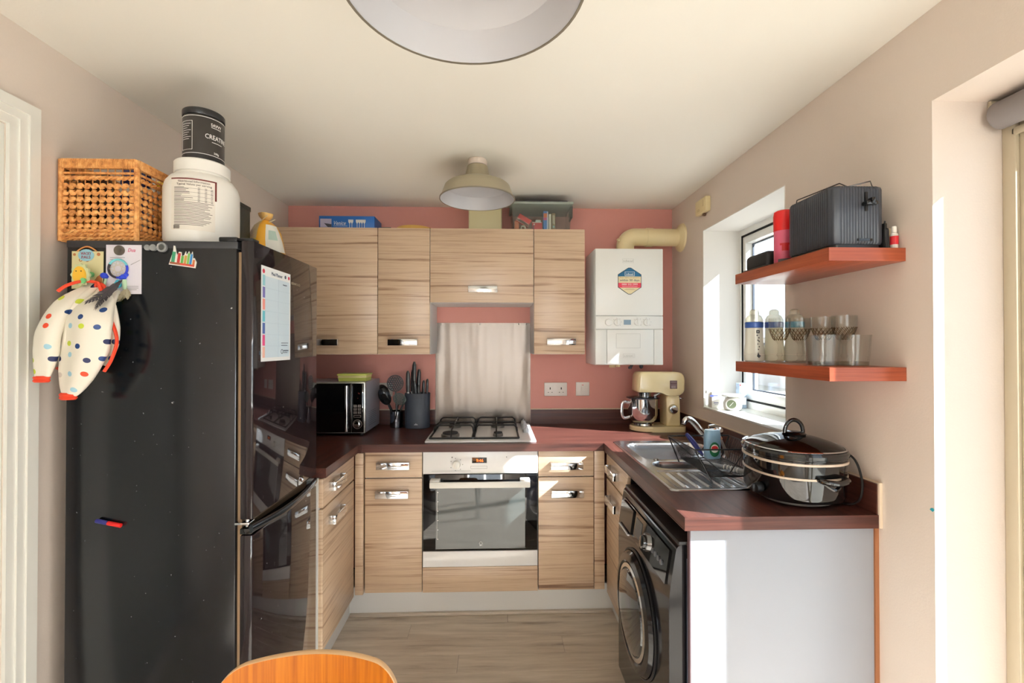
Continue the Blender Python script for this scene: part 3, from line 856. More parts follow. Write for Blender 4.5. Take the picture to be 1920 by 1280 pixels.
part('fruit_print', B().disc(gq, 0.013, 0.286, 0.007).disc(gq, 0.186, 0.287, 0.006), mat('planner_red', (200, 50, 80), 0.6), t)

# magnets and cards on the side of the fridge (plane Y = FY0)
def sidef(x, z, d=0.0):
    return plane((x, FY0 - 0.0006 - d, z), (1, 0, 0), (0, 0, 1))
t = thing('hanging_card', 'cream toy packaging card with a bright logo on the fridge side', 'card', (-1.222, FY0, 1.60))
part('card', B().patch(sidef(-1.268, 1.588), 0, 0.091, 0, 0.112, 0, 0.002), mat('cream_card', (216, 208, 160), 0.6), t)
part('hanger_loop', B().tube([sidef(0, 0, 0.002)(x, z) for x, z in [(-1.252 + 0.056 * k / 10, 1.700 + 0.014 * math.sin(PI * k / 10)) for k in range(11)]], 0.0022, 6), mat('orange_cord', (206, 140, 80), 0.6), t)
cf = sidef(-1.268, 1.588, 0.0021)
part('logo_cloud', B().disc(cf, 0.042, 0.100, 0.018, 0, 0.0008, sx=1.3), mat('pale_blue_logo', (150, 200, 216), 0.5), t)
part('logo_lettering', B().text(plane((-1.268, FY0 - 0.0036, 1.588), (1, 0, 0), (0, 0, 1)), 'WACKY', 0.042, 0.101, 0.012, 0.030).text(plane((-1.268, FY0 - 0.0036, 1.588), (1, 0, 0), (0, 0, 1)), 'PALS', 0.042, 0.090, 0.012, 0.026), mat('maroon_logo_ink', (150, 40, 70), 0.5), t)
part('printed_shapes', B().disc(cf, 0.008, 0.102, 0.004).disc(cf, 0.078, 0.103, 0.005).disc(cf, 0.045, 0.085, 0.005).ring(cf, 0.026, 0.086, 0.003, 0.005).prism(cf, [(0.058, 0.012), (0.088, 0.005), (0.088, 0.045), (0.074, 0.036)], 0, 0.0007), mat('orange_brown_print', (176, 110, 62), 0.5), t)
t = thing('teether_toy', 'yellow lion shaped baby teether in front of the toy card above the bib', 'toy', (-1.209, FY0 - 0.036, 1.60))
pts = []
for k in range(48):
    a = 2 * PI * k / 48
    r = 0.026 + 0.0022 * math.cos(12 * a)
    pts.append((r * math.cos(a) * 0.98, r * math.sin(a) * 1.22))
tf = plane((-1.209, FY0 - 0.036, 1.624), (1, 0, 0), (0, 0, 1))
part('mane', B().prism(tf, pts, 0, 0.006), mat('pale_green_silicone', (206, 214, 168), 0.4), t)
part('face', B().prism(tf, [(0.018 * math.cos(a) * (1 - 0.12 * math.sin(a)), 0.024 * math.sin(a)) for a in [2 * PI * k / 28 for k in range(28)]], 0.006, 0.010), mat('yellow_silicone', (238, 186, 56), 0.4), t)
part('eye', B().disc(tf, -0.007, 0.010, 0.0016, 0.010, 0.011).disc(tf, 0.007, 0.010, 0.0016, 0.010, 0.011), ink_black, t)
part('clip_stem', B().cyl((-1.209, FY0 - 0.0362, 1.630), (-1.209, FY0 - 0.0032, 1.630), 0.008, seg=14), mat('green_silicone', (110, 186, 120), 0.4), t)
part('paw', B().disc(tf, 0.014, -0.018, 0.008, 0.010, 0.013), mat('green_silicone', (110, 186, 120), 0.4), t)
t = thing('paper_note', 'white handwritten paper note held by a round magnet on fridge', 'note', (-1.118, FY0, 1.573))
part('sheet', B().patch(sidef(-1.169, 1.573), 0, 0.103, 0, 0.147, 0, 0.0015), mat('note_paper', (226, 222, 232), 0.7), t)
nf = sidef(-1.169, 1.573, 0.0016)
b = B()
for i, (y, x1) in enumerate(((0.108, 0.055), (0.102, 0.045), (0.022, 0.095), (0.017, 0.095), (0.012, 0.09))):
    b.patch(nf, 0.012 if i < 2 else 0.05, x1, y, y + 0.0012)
b.tube([nf(0.072, 0.087), nf(0.085, 0.094), nf(0.100, 0.102)], 0.0006, 5)
part('handwriting', b, ink_grey, t)
part('pink_handwriting', B().text(nf, 'Dua', 0.074, 0.126, 0.016, 0.022, shear=0.3), mat('pink_ink', (206, 90, 130), 0.6), t)
part('holding_magnet', B().ring(nf, 0.040, 0.130, 0.008, 0.015, 0, 0.004).disc(nf, 0.040, 0.130, 0.008, 0, 0.005), mat('metal_magnet', (120, 112, 104), 0.35, 0.7), t)
# dream catcher with feathers
t = thing('dream_catcher', 'small blue beaded dream catcher with dark feathers on the note', 'ornament', (-1.13, FY0 - 0.006, 1.63))
df = plane((-1.131, FY0 - 0.0065, 1.648), (1, 0, 0), (0, 0, 1))
for i, (a0, a1, c) in enumerate(((20, 150, (120, 206, 214)), (150, 265, (40, 32, 40)), (265, 380, (36, 56, 196)))):
    part('hoop_wrap', B().tube([df(0.027 * math.cos(R(a0 + (a1 - a0) * k / 12)), 0.027 * math.sin(R(a0 + (a1 - a0) * k / 12))) for k in range(13)], 0.0032, 8), mat('hoop_wrap_%d' % i, c, 0.5), t)
b = B()
for k in range(8):
    a, c = R(k * 45), R(k * 45 + 135)
    b.tube([df(0.026 * math.cos(a), 0.026 * math.sin(a)), df(0.026 * math.cos(c), 0.026 * math.sin(c))], 0.0005, 4)
part('web', b, mat('pale_thread', (214, 200, 170), 0.7), t)
blue_felt = mat('royal_blue_felt', (40, 66, 200), 0.7)
part('bead_cluster', B().ball(df(0.017, -0.024), 0.008).ball(df(0.024, -0.018), 0.006).ball(df(0.009, -0.027), 0.006), blue_felt, t)
part('bead_cluster', B().ball(df(-0.040, -0.021), 0.009).ball(df(-0.034, -0.024), 0.006), mat('royal_blue_felt', (40, 66, 200), 0.7), t)
part('pompom', B().ball(df(0.0, -0.048), 0.011, 1, 0.6, 1).ball(df(0.0, -0.040), 0.007, 1, 0.6, 1), mat('aqua_felt', (70, 180, 206), 0.8), t)
part('hanging_beads', B().cyl(df(-0.035, -0.03), df(-0.040, -0.058), 0.003).cyl(df(0.019, -0.033), df(0.021, -0.062), 0.0055).tube([df(0, -0.028), df(0, -0.06)], 0.0007, 5).tube([df(0.02, -0.03), df(0.02, -0.06)], 0.0007, 5), mat('pale_green_beads', (190, 222, 190), 0.3), t)
def feather(f, p0, p1, w, m, bend=0.0, d=0.0, d1=None):
    d1 = d if d1 is None else d1
    p0, p1 = Vector((p0[0], p0[1])), Vector((p1[0], p1[1]))
    ax = (p1 - p0); L = ax.length; ax.normalize(); nx = Vector((-ax.y, ax.x))
    b = B(); n = 14
    mid = []
    for i in range(n + 1):
        u = i / n
        mid.append(p0 + ax * (L * u) + nx * (bend * math.sin(PI * u)))
    for s in (-1, 1):
        for i in range(n):
            wd = w * math.sin(PI * min(1, 0.12 + 0.86 * (i / n))) * random.uniform(0.8, 1.1)
            a, c = mid[i], mid[i + 1]
            q = nx * s * wd + ax * L * 0.09
            da, dc = d + (d1 - d) * i / n, d + (d1 - d) * (i + 1) / n
            b.mesh([f(a.x, a.y, da), f(c.x, c.y, dc), f(c.x + q.x, c.y + q.y, dc + 0.004), f(a.x + q.x * 0.95, a.y + q.y * 0.95, da + 0.004)], [(0, 1, 2, 3)])
    b.tube([f(q.x, q.y, d + (d1 - d) * i / n + 0.0005) for i, q in enumerate(mid)], 0.0006, 5)
    return part('feather', b, m, t, smooth=0)
fd = mat('dark_grey_feather', (66, 62, 66), 0.8); fa = mat('aqua_feather', (96, 200, 190), 0.8); fp = mat('speckled_feather', (176, 166, 140), 0.8)
feather(df, (0.030, -0.036), (-0.010, -0.108), 0.015, fd, 0.006, 0.020, 0.094)
feather(df, (0.024, -0.045), (0.014, -0.125), 0.012, fd, -0.004, 0.024, 0.090)
feather(df, (-0.012, -0.055), (-0.030, -0.105), 0.012, fd, -0.004)
feather(df, (-0.010, -0.065), (-0.008, -0.128), 0.008, fa, -0.004)
feather(df, (0.024, -0.055), (0.032, -0.090), 0.011, fp, 0.003)
feather(df, (0.024, -0.062), (0.004, -0.098), 0.010, fp, 0.003)
# round magnets
disc_m = mat('clear_silver_magnet', (176, 178, 180), 0.25, 0.5)
for x, r, lb in ((-1.047, 0.0085, 'tiny silver disc magnet furthest left of the row on fridge side'), (-1.030, 0.0098, 'small silver disc magnet in the middle of the row of three')):
    single('disc_magnet', B().disc(sidef(x, 1.712), 0, 0, r, 0, 0.006, 24), disc_m, lb, 'magnet', (x, FY0, 1.712), 'round magnets on the fridge side')
t = thing('disc_magnet', 'larger ringed glass disc magnet at right end of the row', 'magnet', (-1.004, FY0, 1.713), 'round magnets on the fridge side')
part('rim', B().ring(sidef(-1.004, 1.713), 0, 0, 0.0095, 0.0145, 0, 0.007), disc_m, t)
part('centre', B().disc(sidef(-1.004, 1.713), 0, 0, 0.0095, 0, 0.005, 24), mat('grey_magnet_centre', (96, 98, 96), 0.3, 0.4), t)
# skyline souvenir magnet
t = thing('skyline_magnet', 'colourful city skyline souvenir magnet on top of fridge side', 'magnet', (-0.945, FY0, 1.655))
mf = plane((-0.985, FY0 - 0.0006, 1.662), V(math.cos(R(-8)), 0, math.sin(R(-8))), V(-math.sin(R(-8)), 0, math.cos(R(-8))))
sky = [(0, 0), (0.078, 0), (0.079, 0.018), (0.074, 0.026), (0.071, 0.030), (0.067, 0.026), (0.066, 0.036), (0.063, 0.048), (0.060, 0.036), (0.055, 0.044), (0.053, 0.048), (0.050, 0.040), (0.046, 0.036), (0.044, 0.046), (0.041, 0.034), (0.034, 0.030), (0.031, 0.042), (0.024, 0.042), (0.021, 0.030), (0.016, 0.040), (0.010, 0.058), (0.006, 0.058), (0.007, 0.040), (0.003, 0.018)]
part('white_border', B().prism(mf, sky, 0, 0.003), white_plastic, t)
for x0, x1, z1, c in ((0.006, 0.016, 0.040, (60, 150, 110)), (0.023, 0.031, 0.038, (190, 60, 56)), (0.034, 0.041, 0.031, (96, 170, 80)), (0.043, 0.050, 0.034, (196, 150, 80)), (0.052, 0.058, 0.042, (120, 180, 90)), (0.060, 0.066, 0.040, (50, 130, 190)), (0.069, 0.075, 0.024, (190, 110, 60))):
    part('printed_tower', B().patch(mf, x0, x1, 0.008, z1, 0.0031, 0.0038), mat('tower_%d_%d' % (c[0], c[1]), c, 0.5), t)
part('printed_ground', B().patch(mf, 0.003, 0.034, 0.003, 0.009, 0.0031, 0.0042), mat('brick_print', (150, 80, 50), 0.5), t)
part('printed_ground', B().patch(mf, 0.034, 0.075, 0.003, 0.009, 0.0031, 0.0042), mat('red_print', (200, 70, 50), 0.5), t)
# marker pen
t = thing('marker_pen', 'short blue and red marker magnet lying tilted on fridge side', 'pen', (-1.152, FY0 - 0.008, 0.89))
a, c = V(-1.188, FY0 - 0.0068, 0.899), V(-1.116, FY0 - 0.0068, 0.884)
part('pen_body', B().cyl(a, a + (c - a) * 0.46, 0.0062, seg=16, bev=0.001), mat('navy_plastic', (38, 40, 120), 0.4), t)
part('pen_cap', B().cyl(a + (c - a) * 0.462, c, 0.0062, seg=16, bev=0.001), red_pl, t)

# polka-dot bib smock hanging from the fridge side
t = thing('bib_smock', 'baby bib smock with coloured polka dots and orange hems hanging on fridge', 'bib', (-1.20, 1.34, 1.58))
def sleeve(path, hw, dep, y, m=dots, name='sleeve', ph=0.0, folds=3, nseg=28):
    pts = smooth_path([(x, y + dy, z) for (x, z, dy) in path], 7)
    n = len(pts) - 1
    rings = []
    for i, p in enumerate(pts):
        u = i / n
        k = u * (len(hw) - 1); j = min(int(k), len(hw) - 2); f = k - j
        w = hw[j] * (1 - f) + hw[j + 1] * f
        d = dep * min(1, 0.35 + 1.4 * math.sin(PI * min(0.97, max(0.03, u))) * 0.6)
        tg = (pts[min(i + 1, n)] - pts[max(i - 1, 0)]).normalized()
        side = V(0, 1, 0).cross(tg).normalized()
        ring = []
        for s in range(nseg):
            a = 2 * PI * s / nseg
            rip = 1 + 0.16 * math.sin(folds * a + ph + 2.4 * u) + 0.06 * math.sin(9 * u + a * 2)
            ring.append(p + side * math.cos(a) * w + V(0, 1, 0) * math.sin(a) * d * rip)
        rings.append(ring)
    return part(name, B().rings(rings), m, t, smooth=60), pts, hw
orange_hem = mat('orange_red_binding', (226, 66, 32), 0.6)
sleeve([(-1.189, 1.592, 0.082), (-1.222, 1.535, 0.030), (-1.238, 1.459, 0), (-1.246, 1.40, 0), (-1.257, 1.332, 0.0)], [0.016, 0.026, 0.029, 0.030, 0.018], 0.024, 1.300, folds=2)
part('cuff', B().lathe([(0.017, 0.012), (0.022, 0.008), (0.019, 0.003), (0.022, -0.002), (0.018, -0.006)], -1.258, 1.300, 1.323, 20, 1.0, 0.6), orange_hem, t)
sleeve([(-1.140, 1.585, 0.060), (-1.146, 1.54, 0.022), (-1.152, 1.49, 0), (-1.163, 1.415, 0), (-1.188, 1.335, 0), (-1.207, 1.282, 0)], [0.022, 0.044, 0.062, 0.064, 0.046, 0.020], 0.026, 1.325, ph=1.0, folds=4)
part('cuff', B().lathe([(0.019, 0.012), (0.024, 0.007), (0.021, 0.002), (0.024, -0.003), (0.019, -0.008)], -1.209, 1.325, 1.274, 20, 1.0, 0.6), orange_hem, t)
sleeve([(-1.185, 1.600, 0.036), (-1.200, 1.54, 0.010), (-1.210, 1.47, 0), (-1.222, 1.40, 0), (-1.230, 1.350, 0)], [0.022, 0.034, 0.040, 0.038, 0.026], 0.014, 1.350, name='bodice', ph=2.0, folds=5)
sleeve([(-1.180, 1.598, 0.055), (-1.196, 1.54, 0.015), (-1.204, 1.47, 0), (-1.213, 1.41, 0), (-1.222, 1.36, 0)], [0.010, 0.012, 0.014, 0.012, 0.008], 0.016, 1.325, name='fabric_fold', ph=0.5, folds=3)
sleeve([(-1.130, 1.575, 0.0), (-1.118, 1.53, 0.0), (-1.110, 1.47, 0), (-1.112, 1.42, 0), (-1.128, 1.36, 0)], [0.010, 0.016, 0.020, 0.018, 0.008], 0.010, 1.352, name='fabric_fold', ph=0.5, folds=3)
part('bodice_hem', B().tube([(-1.254, 1.340, 1.354), (-1.235, 1.332, 1.349), (-1.212, 1.336, 1.352)], 0.0045, 6), orange_hem, t)
part('neck_binding', B().tube(smooth_path([(-1.240, 1.325, 1.572), (-1.220, 1.335, 1.592), (-1.195, 1.36, 1.606), (-1.160, 1.374, 1.598), (-1.138, 1.362, 1.575), (-1.122, 1.350, 1.537), (-1.108, 1.340, 1.500), (-1.092, 1.340, 1.455), (-1.090, 1.340, 1.420), (-1.102, 1.336, 1.375), (-1.120, 1.336, 1.345)], 5), 0.0045, 7), orange_hem, t)
part('neck_tie', B().tube(smooth_path([(-1.178, 1.374, 1.590), (-1.165, 1.366, 1.602), (-1.158, 1.372, 1.575), (-1.162, 1.370, 1.60)], 5), 0.005, 7), orange_hem, t)

# --- wicker basket on top of the fridge
t = thing('wicker_basket', 'woven water hyacinth basket of snacks on top of the fridge', 'basket', (-1.21, 1.56, FZ))
BX0, BX1, BY0, BY1, BZ0, BZ1 = -1.322, -1.100, 1.422, 1.70, FZ + 0.002, FZ + 0.25
faces = [(plane((BX0, BY0, BZ0), (1, 0, 0), (0, 0, 1)), BX1 - BX0), (plane((BX1, BY0, BZ0), (0, 1, 0), (0, 0, 1)), BY1 - BY0),
         (plane((BX1, BY1, BZ0), (-1, 0, 0), (0, 0, 1)), BX1 - BX0), (plane((BX0, BY1, BZ0), (0, -1, 0), (0, 0, 1)), BY1 - BY0)]
pitch = 0.0222
for fi, (f, W) in enumerate(faces):
    n = max(1, round(W / pitch / 1.0))
    p = W / n
    st = B()
    for k in range(n + 1):
        st.tube([f(k * p, 0.01, -0.004), f(k * p, 0.235, -0.004)], 0.0016, 5)
    part('stake', st, wicker, t)
    for rI in range(7):
        z = 0.045 + rI * 0.0205
        m = n * 8
        sg = 1 if rI % 2 else -1
        pts = [f(W * q / m, z + sg * 0.0022 * math.sin(2 * PI * q / 8), 0.0015) for q in range(m + 1)]
        part('woven_strand', B().tube(pts, lambda u, m=m: 0.0030 + 0.0064 * abs(math.sin(PI * u * m / 8)) ** 1.3, 8, flat=0.55), wicker, t)
    # braided ropes at the foot, above the lattice and round the rim
    for z in (0.008, 0.020, 0.031, 0.193):
        for ph_ in (0, PI):
            m = n * 5
            part('braid', B().tube([f(W * q / m, z + 0.0032 * math.sin(2 * PI * q / 8 + ph_), 0.0032 * math.cos(2 * PI * q / 8 + ph_)) for q in range(m + 1)], 0.0046, 6), wicker, t)
    part('rim_rail', B().tube([f(0, 0.208, 0), f(W, 0.208, 0)], 0.004, 6), wicker, t)
    wr_ = B()
    m = int(W / 0.0052)
    for q in range(m):
        u = W * (q + 0.5) / m
        wr_.tube([f(u - 0.001, 0.222, 0.004), f(u, 0.236, 0.0065), f(u + 0.001, 0.249, 0.004), f(u, 0.250, -0.004), f(u, 0.222, -0.004)], 0.0029, 5)
    part('rim_wrapping', wr_, wicker, t, stuff=True)
    part('corner_post', B().tube([f(0, 0, 0.001), f(0, 0.248, 0.001)], 0.0075, 8), wicker, t)
part('basket_base', B().box(BX0, BX1, BY0, BY1, BZ0 - 0.001, BZ0 + 0.006), wicker, t)
def packet(name, c, w, h, d, ax, rz, m, label, cat, group=None, band=None):
    t2 = thing(name, label, cat, c, group)
    b = B(); rings = []
    for i in range(9):
        u = i / 8 * 2 - 1
        dd = d * max(0.05, (1 - abs(u) ** 2.5))
        rings.append([V(math.cos(2 * PI * k / 20) * w * (1 + 0.03 * math.sin(i * 2 + k)), math.copysign(abs(math.sin(2 * PI * k / 20)) ** 0.8, math.sin(2 * PI * k / 20)) * dd, u * h) for k in range(20)])
    b.rings(rings)
    M = Matrix.Translation(c) @ Matrix.Rotation(rz, 4, 'Z') @ Matrix.Rotation(ax, 4, 'Y')
    b.xf(M)
    part('bag', b, m, t2, smooth=60)
    if band:
        bb = B()
        rings = [[Vector((x * 1.03, y * 1.06, z)) for x, y, z in [(math.cos(2 * PI * k / 20) * w, math.copysign(abs(math.sin(2 * PI * k / 20)) ** 0.8, math.sin(2 * PI * k / 20)) * d * (1 - abs(u) ** 2.5), u * h) for k in range(20)]] for u in (-0.25, 0.0, 0.25)]
        bb.rings(rings).xf(M)
        part('printed_band', bb, band, t2, smooth=60)
    return t2
navy_foil = mat('navy_foil', (36, 44, 104), 0.3); white_foil = mat('white_foil', (226, 226, 222), 0.3); yellow_foil = mat('yellow_foil', (232, 202, 50), 0.35); brown_foil = mat('dark_brown_foil', (64, 44, 36), 0.35)
packet('snack_bag', V(-1.150, 1.478, FZ + 0.170), 0.042, 0.07, 0.020, 0.10, 0.1, navy_foil, 'blue and white snack bag seen through the basket front', 'snack bag', 'snacks in the basket', white_foil)
packet('snack_bag', V(-1.262, 1.480, FZ + 0.155), 0.046, 0.07, 0.022, -0.1, -0.1, brown_foil, 'dark brown snack bag at left inside the basket', 'snack bag', 'snacks in the basket')
packet('snack_bag', V(-1.205, 1.545, FZ + 0.13), 0.055, 0.085, 0.024, 0.25, 0.05, white_foil, 'white snack bag lying in the middle of the basket', 'snack bag', 'snacks in the basket')
packet('snack_bag', V(-1.145, 1.60, FZ + 0.205), 0.042, 0.085, 0.022, 1.15, 1.1, white_foil, 'white navy and yellow packet sticking out over the basket rim', 'snack bag', 'snacks in the basket', yellow_foil)
packet('snack_bag', V(-1.25, 1.62, FZ + 0.11), 0.05, 0.08, 0.026, -0.2, 0.3, navy_foil, 'navy snack bag at the back of the basket', 'snack bag', 'snacks in the basket')

# --- white protein tub with the black creatine jar on its lid
TX, TY = -0.968, 1.525
t = thing('protein_tub', 'large white plastic tub with printed nutrition label on the fridge', 'tub', (TX, TY, FZ))
tub_w = mat('white_tub_plastic', (238, 236, 230), 0.35)
part('tub_body', B().lathe([(0.088, 0), (0.100, 0.006), (0.105, 0.02), (0.106, 0.11), (0.1055, 0.185), (0.100, 0.205), (0.088, 0.222), (0.074, 0.230), (0.074, 0.236)], TX, TY, FZ + 0.001, 48), tub_w, t)
part('lid', B().lathe([(0.076, 0), (0.078, 0.002), (0.078, 0.034), (0.074, 0.038)], TX, TY, FZ + 0.2375, 48), tub_w, t)
wf = wrap(TX, TY, 0.1062, R(44), FZ + 0.02)
part('label', B().patch(wf, -0.110, 0.012, 0.02, 0.178, 0, 0.0004, 16), mat('label_paper', (232, 226, 216), 0.5), t)
part('label_border', B().patch(wf, -0.110, 0.016, 0.175, 0.179, 0.0003, 0.0009, 16).patch(wf, 0.011, 0.016, 0.118, 0.176, 0.0003, 0.0009), mat('maroon_border', (110, 40, 36), 0.5), t)
b = B()
wg = wrap(TX, TY, 0.1067, R(44), FZ + 0.02)
b.text(wg, 'Nutritional Information', -0.045, 0.166, 0.0085, 0.085, z1=0.0005).text(wg, 'Typical Values per serving', -0.045, 0.157, 0.0085, 0.095, z1=0.0005)
rs = random.Random(3)
for k in range(26):
    y = 0.150 - k * 0.0046
    x1 = 0.006 if k % 5 else -0.02
    if k < 10:
        b.patch(wg, -0.100, -0.100 + rs.uniform(0.02, 0.06), y, y + 0.0012, 0, 0.0004, 5)
        for cx in (-0.034, -0.016, 0.0):
            b.patch(wg, cx, cx + 0.006, y, y + 0.0012, 0, 0.0004)
    else:
        b.patch(wg, -0.100, rs.uniform(-0.02, 0.008), y, y + 0.0013, 0, 0.0004, 10)
for k in range(4):
    b.patch(wg, -0.100, 0.006, 0.1475 - k * 0.012, 0.148 - k * 0.012, 0, 0.0004, 10)
for k in range(12):
    b.patch(wg, -0.102 + k * 0.0016, -0.102 + k * 0.0016 + (0.0009 if k % 3 else 0.0004), 0.023, 0.034, 0, 0.0004)
part('label_print', b, mat('label_ink', (70, 56, 54), 0.6), t)
CX, CY, CZ = TX + 0.003, TY, FZ + 0.2765
t = thing('creatine_jar', 'black supplement jar with white lettering standing on the white tub', 'jar', (CX, CY, CZ))
jar_b = mat('black_jar_plastic', (52, 48, 45), 0.35); jar_d = mat('black_jar_lid', (30, 30, 32), 0.3)
part('jar_body', B().lathe([(0.054, 0), (0.0575, 0.003), (0.058, 0.008), (0.058, 0.142), (0.056, 0.146)], CX, CY, CZ, 40), jar_b, t)
part('lid', B().lathe([(0.0585, 0), (0.0595, 0.002), (0.0595, 0.018), (0.057, 0.021)], CX, CY, CZ + 0.1465, 40), jar_d, t)
part('foot_band', B().patch(wrap(CX, CY, 0.0581, 0, CZ), -0.18, 0.18, 0.006, 0.018, 0, 0.0004, 40), jar_d, t)
jf = wrap(CX, CY, 0.0583, R(62), CZ)
b = B().patch(jf, -0.15, 0.075, 0.019, 0.0205, 0, 0.0006, 30).patch(jf, -0.15, 0.075, 0.138, 0.1395, 0, 0.0006, 30)
b.text(jf, 'SAVVY', 0.006, 0.114, 0.014, 0.034).patch(jf, -0.010, 0.022, 0.1095, 0.111, 0, 0.0006, 5)
b.text(jf, 'CREATINE', 0.010, 0.072, 0.021, 0.074).patch(jf, -0.008, 0.026, 0.062, 0.0635, 0, 0.0006, 5)
b.text(jf, '500g', 0.006, 0.026, 0.009, 0.016)
b.frame(jf, -0.104, -0.062, 0.030, 0.122, 0.001, 0, 0.0006, 6)
for k in range(8):
    b.patch(jf, -0.099, -0.067 - (k % 3) * 0.006, 0.112 - k * 0.007, 0.1132 - k * 0.007, 0, 0.0006, 4)
part('lettering', b, ink_white, t)

# --- speaker-like dark tin, blue bottle with orange cap, bag of pasta
t = thing('dark_canister', 'dark green storage box standing behind the white tub', 'canister', (-0.90, 1.66, FZ))
part('canister_body', B().boxv(-1.010, -0.922, 1.645, 1.735, FZ + 0.001, FZ + 0.185, 0.012), mat('dark_green_plastic', (38, 46, 44), 0.4, bump=0.2, bscale=220), t)
part('canister_lid', B().boxv(-1.012, -0.920, 1.643, 1.737, FZ + 0.1855, FZ + 0.200, 0.012), mat('dark_green_lid', (30, 36, 35), 0.4), t)
part('grip_slot', B().box(-0.955, -0.935, 1.6415, 1.6435, FZ + 0.165, FZ + 0.172), gap_dark, t)
t = thing('spray_bottle', 'blue bottle with an orange cap behind the white tub', 'bottle', (-1.038, 1.80, FZ))
part('bottle_body', B().lathe([(0.026, 0), (0.028, 0.004), (0.028, 0.17), (0.022, 0.20), (0.014, 0.215), (0.014, 0.235)], -1.038, 1.80, FZ + 0.001, 24), mat('blue_bottle', (40, 70, 190), 0.3), t)
part('bottle_cap', B().lathe([(0.016, 0), (0.016, 0.022), (0.013, 0.026)], -1.038, 1.80, FZ + 0.2365, 20), mat('orange_cap', (226, 110, 60), 0.4), t)
t = thing('pasta_bag', 'yellow and white bag tied at the top on the fridge corner', 'bag', (-0.83, 1.80, FZ))
b = B(); rings = []
prof = [(0.068, 0.002), (0.077, 0.012), (0.074, 0.04), (0.068, 0.08), (0.056, 0.115), (0.042, 0.138), (0.022, 0.154), (0.012, 0.160), (0.024, 0.172), (0.028, 0.184)]
def bag_pt(r, z, k, n=40):
    z *= 1.08
    a = 2 * PI * (k % n) / n
    return V(-0.912 + r * math.cos(a) * (1 + 0.05 * math.sin(5 * a + z * 40)) * 0.95, 1.822 + r * math.sin(a) * (1 + 0.05 * math.cos(4 * a)) * 1.0, FZ + 0.0045 + z)
part('bag_body', B().rings([[bag_pt(r, z, k) for k in range(40)] for r, z in prof[:8]]), mat('amber_bag_film', (232, 170, 44), 0.3), t, smooth=60)
part('bag_neck', B().rings([[bag_pt(r, z, k) for k in range(40)] for r, z in prof[7:]], cap1=False), mat('clear_amber_film', (226, 184, 110), 0.3), t, smooth=60)
def bag_patch(k0, k1, i0, i1, off=0.0015):
    out = []
    for i in range(i0, i1 + 1):
        r, z = prof[i]
        out.append([bag_pt(r + off, z, k) for k in range(k0, k1 + 1)])
    return B().rings(out, closed=False)
part('white_panel', bag_patch(33, 40, 2, 5), mat('white_bag_print', (230, 228, 218), 0.4), t, smooth=60)
part('yellow_panel', bag_patch(22, 30, 0, 3), mat('yellow_bag_print', (226, 206, 40), 0.4), t, smooth=60)
part('clear_window', bag_patch(23, 30, 3, 6), mat('pasta_seen_through', (206, 184, 142), 0.4, mottle=0.35, bscale=160), t, smooth=60)
part('barcode_panel', bag_patch(34, 36, 0, 2), mat('barcode_print', (150, 146, 140), 0.5), t, smooth=60)
part('panel_print', bag_patch(34, 37, 3, 4, 0.0022), mat('pale_green_print', (176, 198, 186), 0.5), t, smooth=60)
part('tie', B().tube([(-0.93, 1.80, FZ + 0.160), (-0.89, 1.79, FZ + 0.190)], 0.0018, 6).tube([(-0.91, 1.81, FZ + 0.160), (-0.865, 1.80, FZ + 0.176)], 0.0018, 6), mat('tie_wire', (220, 206, 170), 0.5), t)

# ================================================================== ON TOP OF THE WALL CABINETS
WT = 2.0955
t = thing('glassware_box', 'blue cardboard wine glass box lying on the wall cabinet', 'box', (-0.87, 2.76, WT))
box_blue = mat('blue_carton', (26, 96, 170), 0.45, mottle=0.25, bscale=9)
part('carton', B().box(-1.045, -0.722, 2.70, 2.86, WT, WT + 0.083, 0.001), box_blue, t)
bf = plane((-1.045, 2.6994, WT), (1, 0, 0), (0, 0, 1))
part('photo_print', B().patch(bf, 0.008, 0.073, 0.016, 0.066), mat('sunset_print', (176, 170, 196), 0.5), t)
part('photo_print', B().prism(plane((-1.045, 2.6987, WT), (1, 0, 0), (0, 0, 1)), [(0.030, 0.040), (0.073, 0.034), (0.073, 0.017), (0.052, 0.017)], 0, 0.0005), mat('dark_shore_print', (60, 62, 70), 0.5), t)
b = B().text(bf, 'Venice', 0.118, 0.030, 0.034, 0.068, shear=0.35)
b.patch(bf, 0.085, 0.165, 0.023, 0.0245).text(bf, '6', 0.100, 0.003, 0.02)
for gx in (0.178, 0.192, 0.222, 0.236, 0.250, 0.264):
    b.prism(bf, [(gx - 0.008, 0.062), (gx + 0.008, 0.062), (gx + 0.007, 0.048), (gx + 0.0012, 0.038), (gx + 0.0012, 0.008), (gx + 0.007, 0.005), (gx - 0.007, 0.005), (gx - 0.0012, 0.008), (gx - 0.0012, 0.038), (gx - 0.007, 0.048)], 0, 0.0006)
part('printed_lettering', b, mat('silver_white_print', (226, 222, 214), 0.5), t)
t = thing('glassware_box', 'dark green carton lying behind the blue glass box', 'box', (-0.70, 2.85, WT))
part('carton', B().box(-0.80, -0.665, 2.868, 2.94, WT, WT + 0.062, 0.001), mat('dark_green_carton', (44, 70, 72), 0.5), t)
t = thing('round_tray', 'round yellow wooden tray lying flat on the narrow wall cabinet', 'tray', (-0.50, 2.79, WT))
part('tray', B().lathe([(0.05, 0.0), (0.092, 0.004), (0.104, 0.024), (0.108, 0.024), (0.098, 0.0)], -0.498, 2.77, WT + 0.0005, 40, cap0=False, cap1=False).lathe([(0.098, 0.0), (0.098, 0.004)], -0.498, 2.77, WT + 0.0005, 40), mat('yellow_bamboo', (214, 168, 84), 0.5), t)
t = thing('duct_box', 'cream boxed extractor duct rising from the hood cabinet to ceiling', 'duct', (-0.073, 2.83, WT))
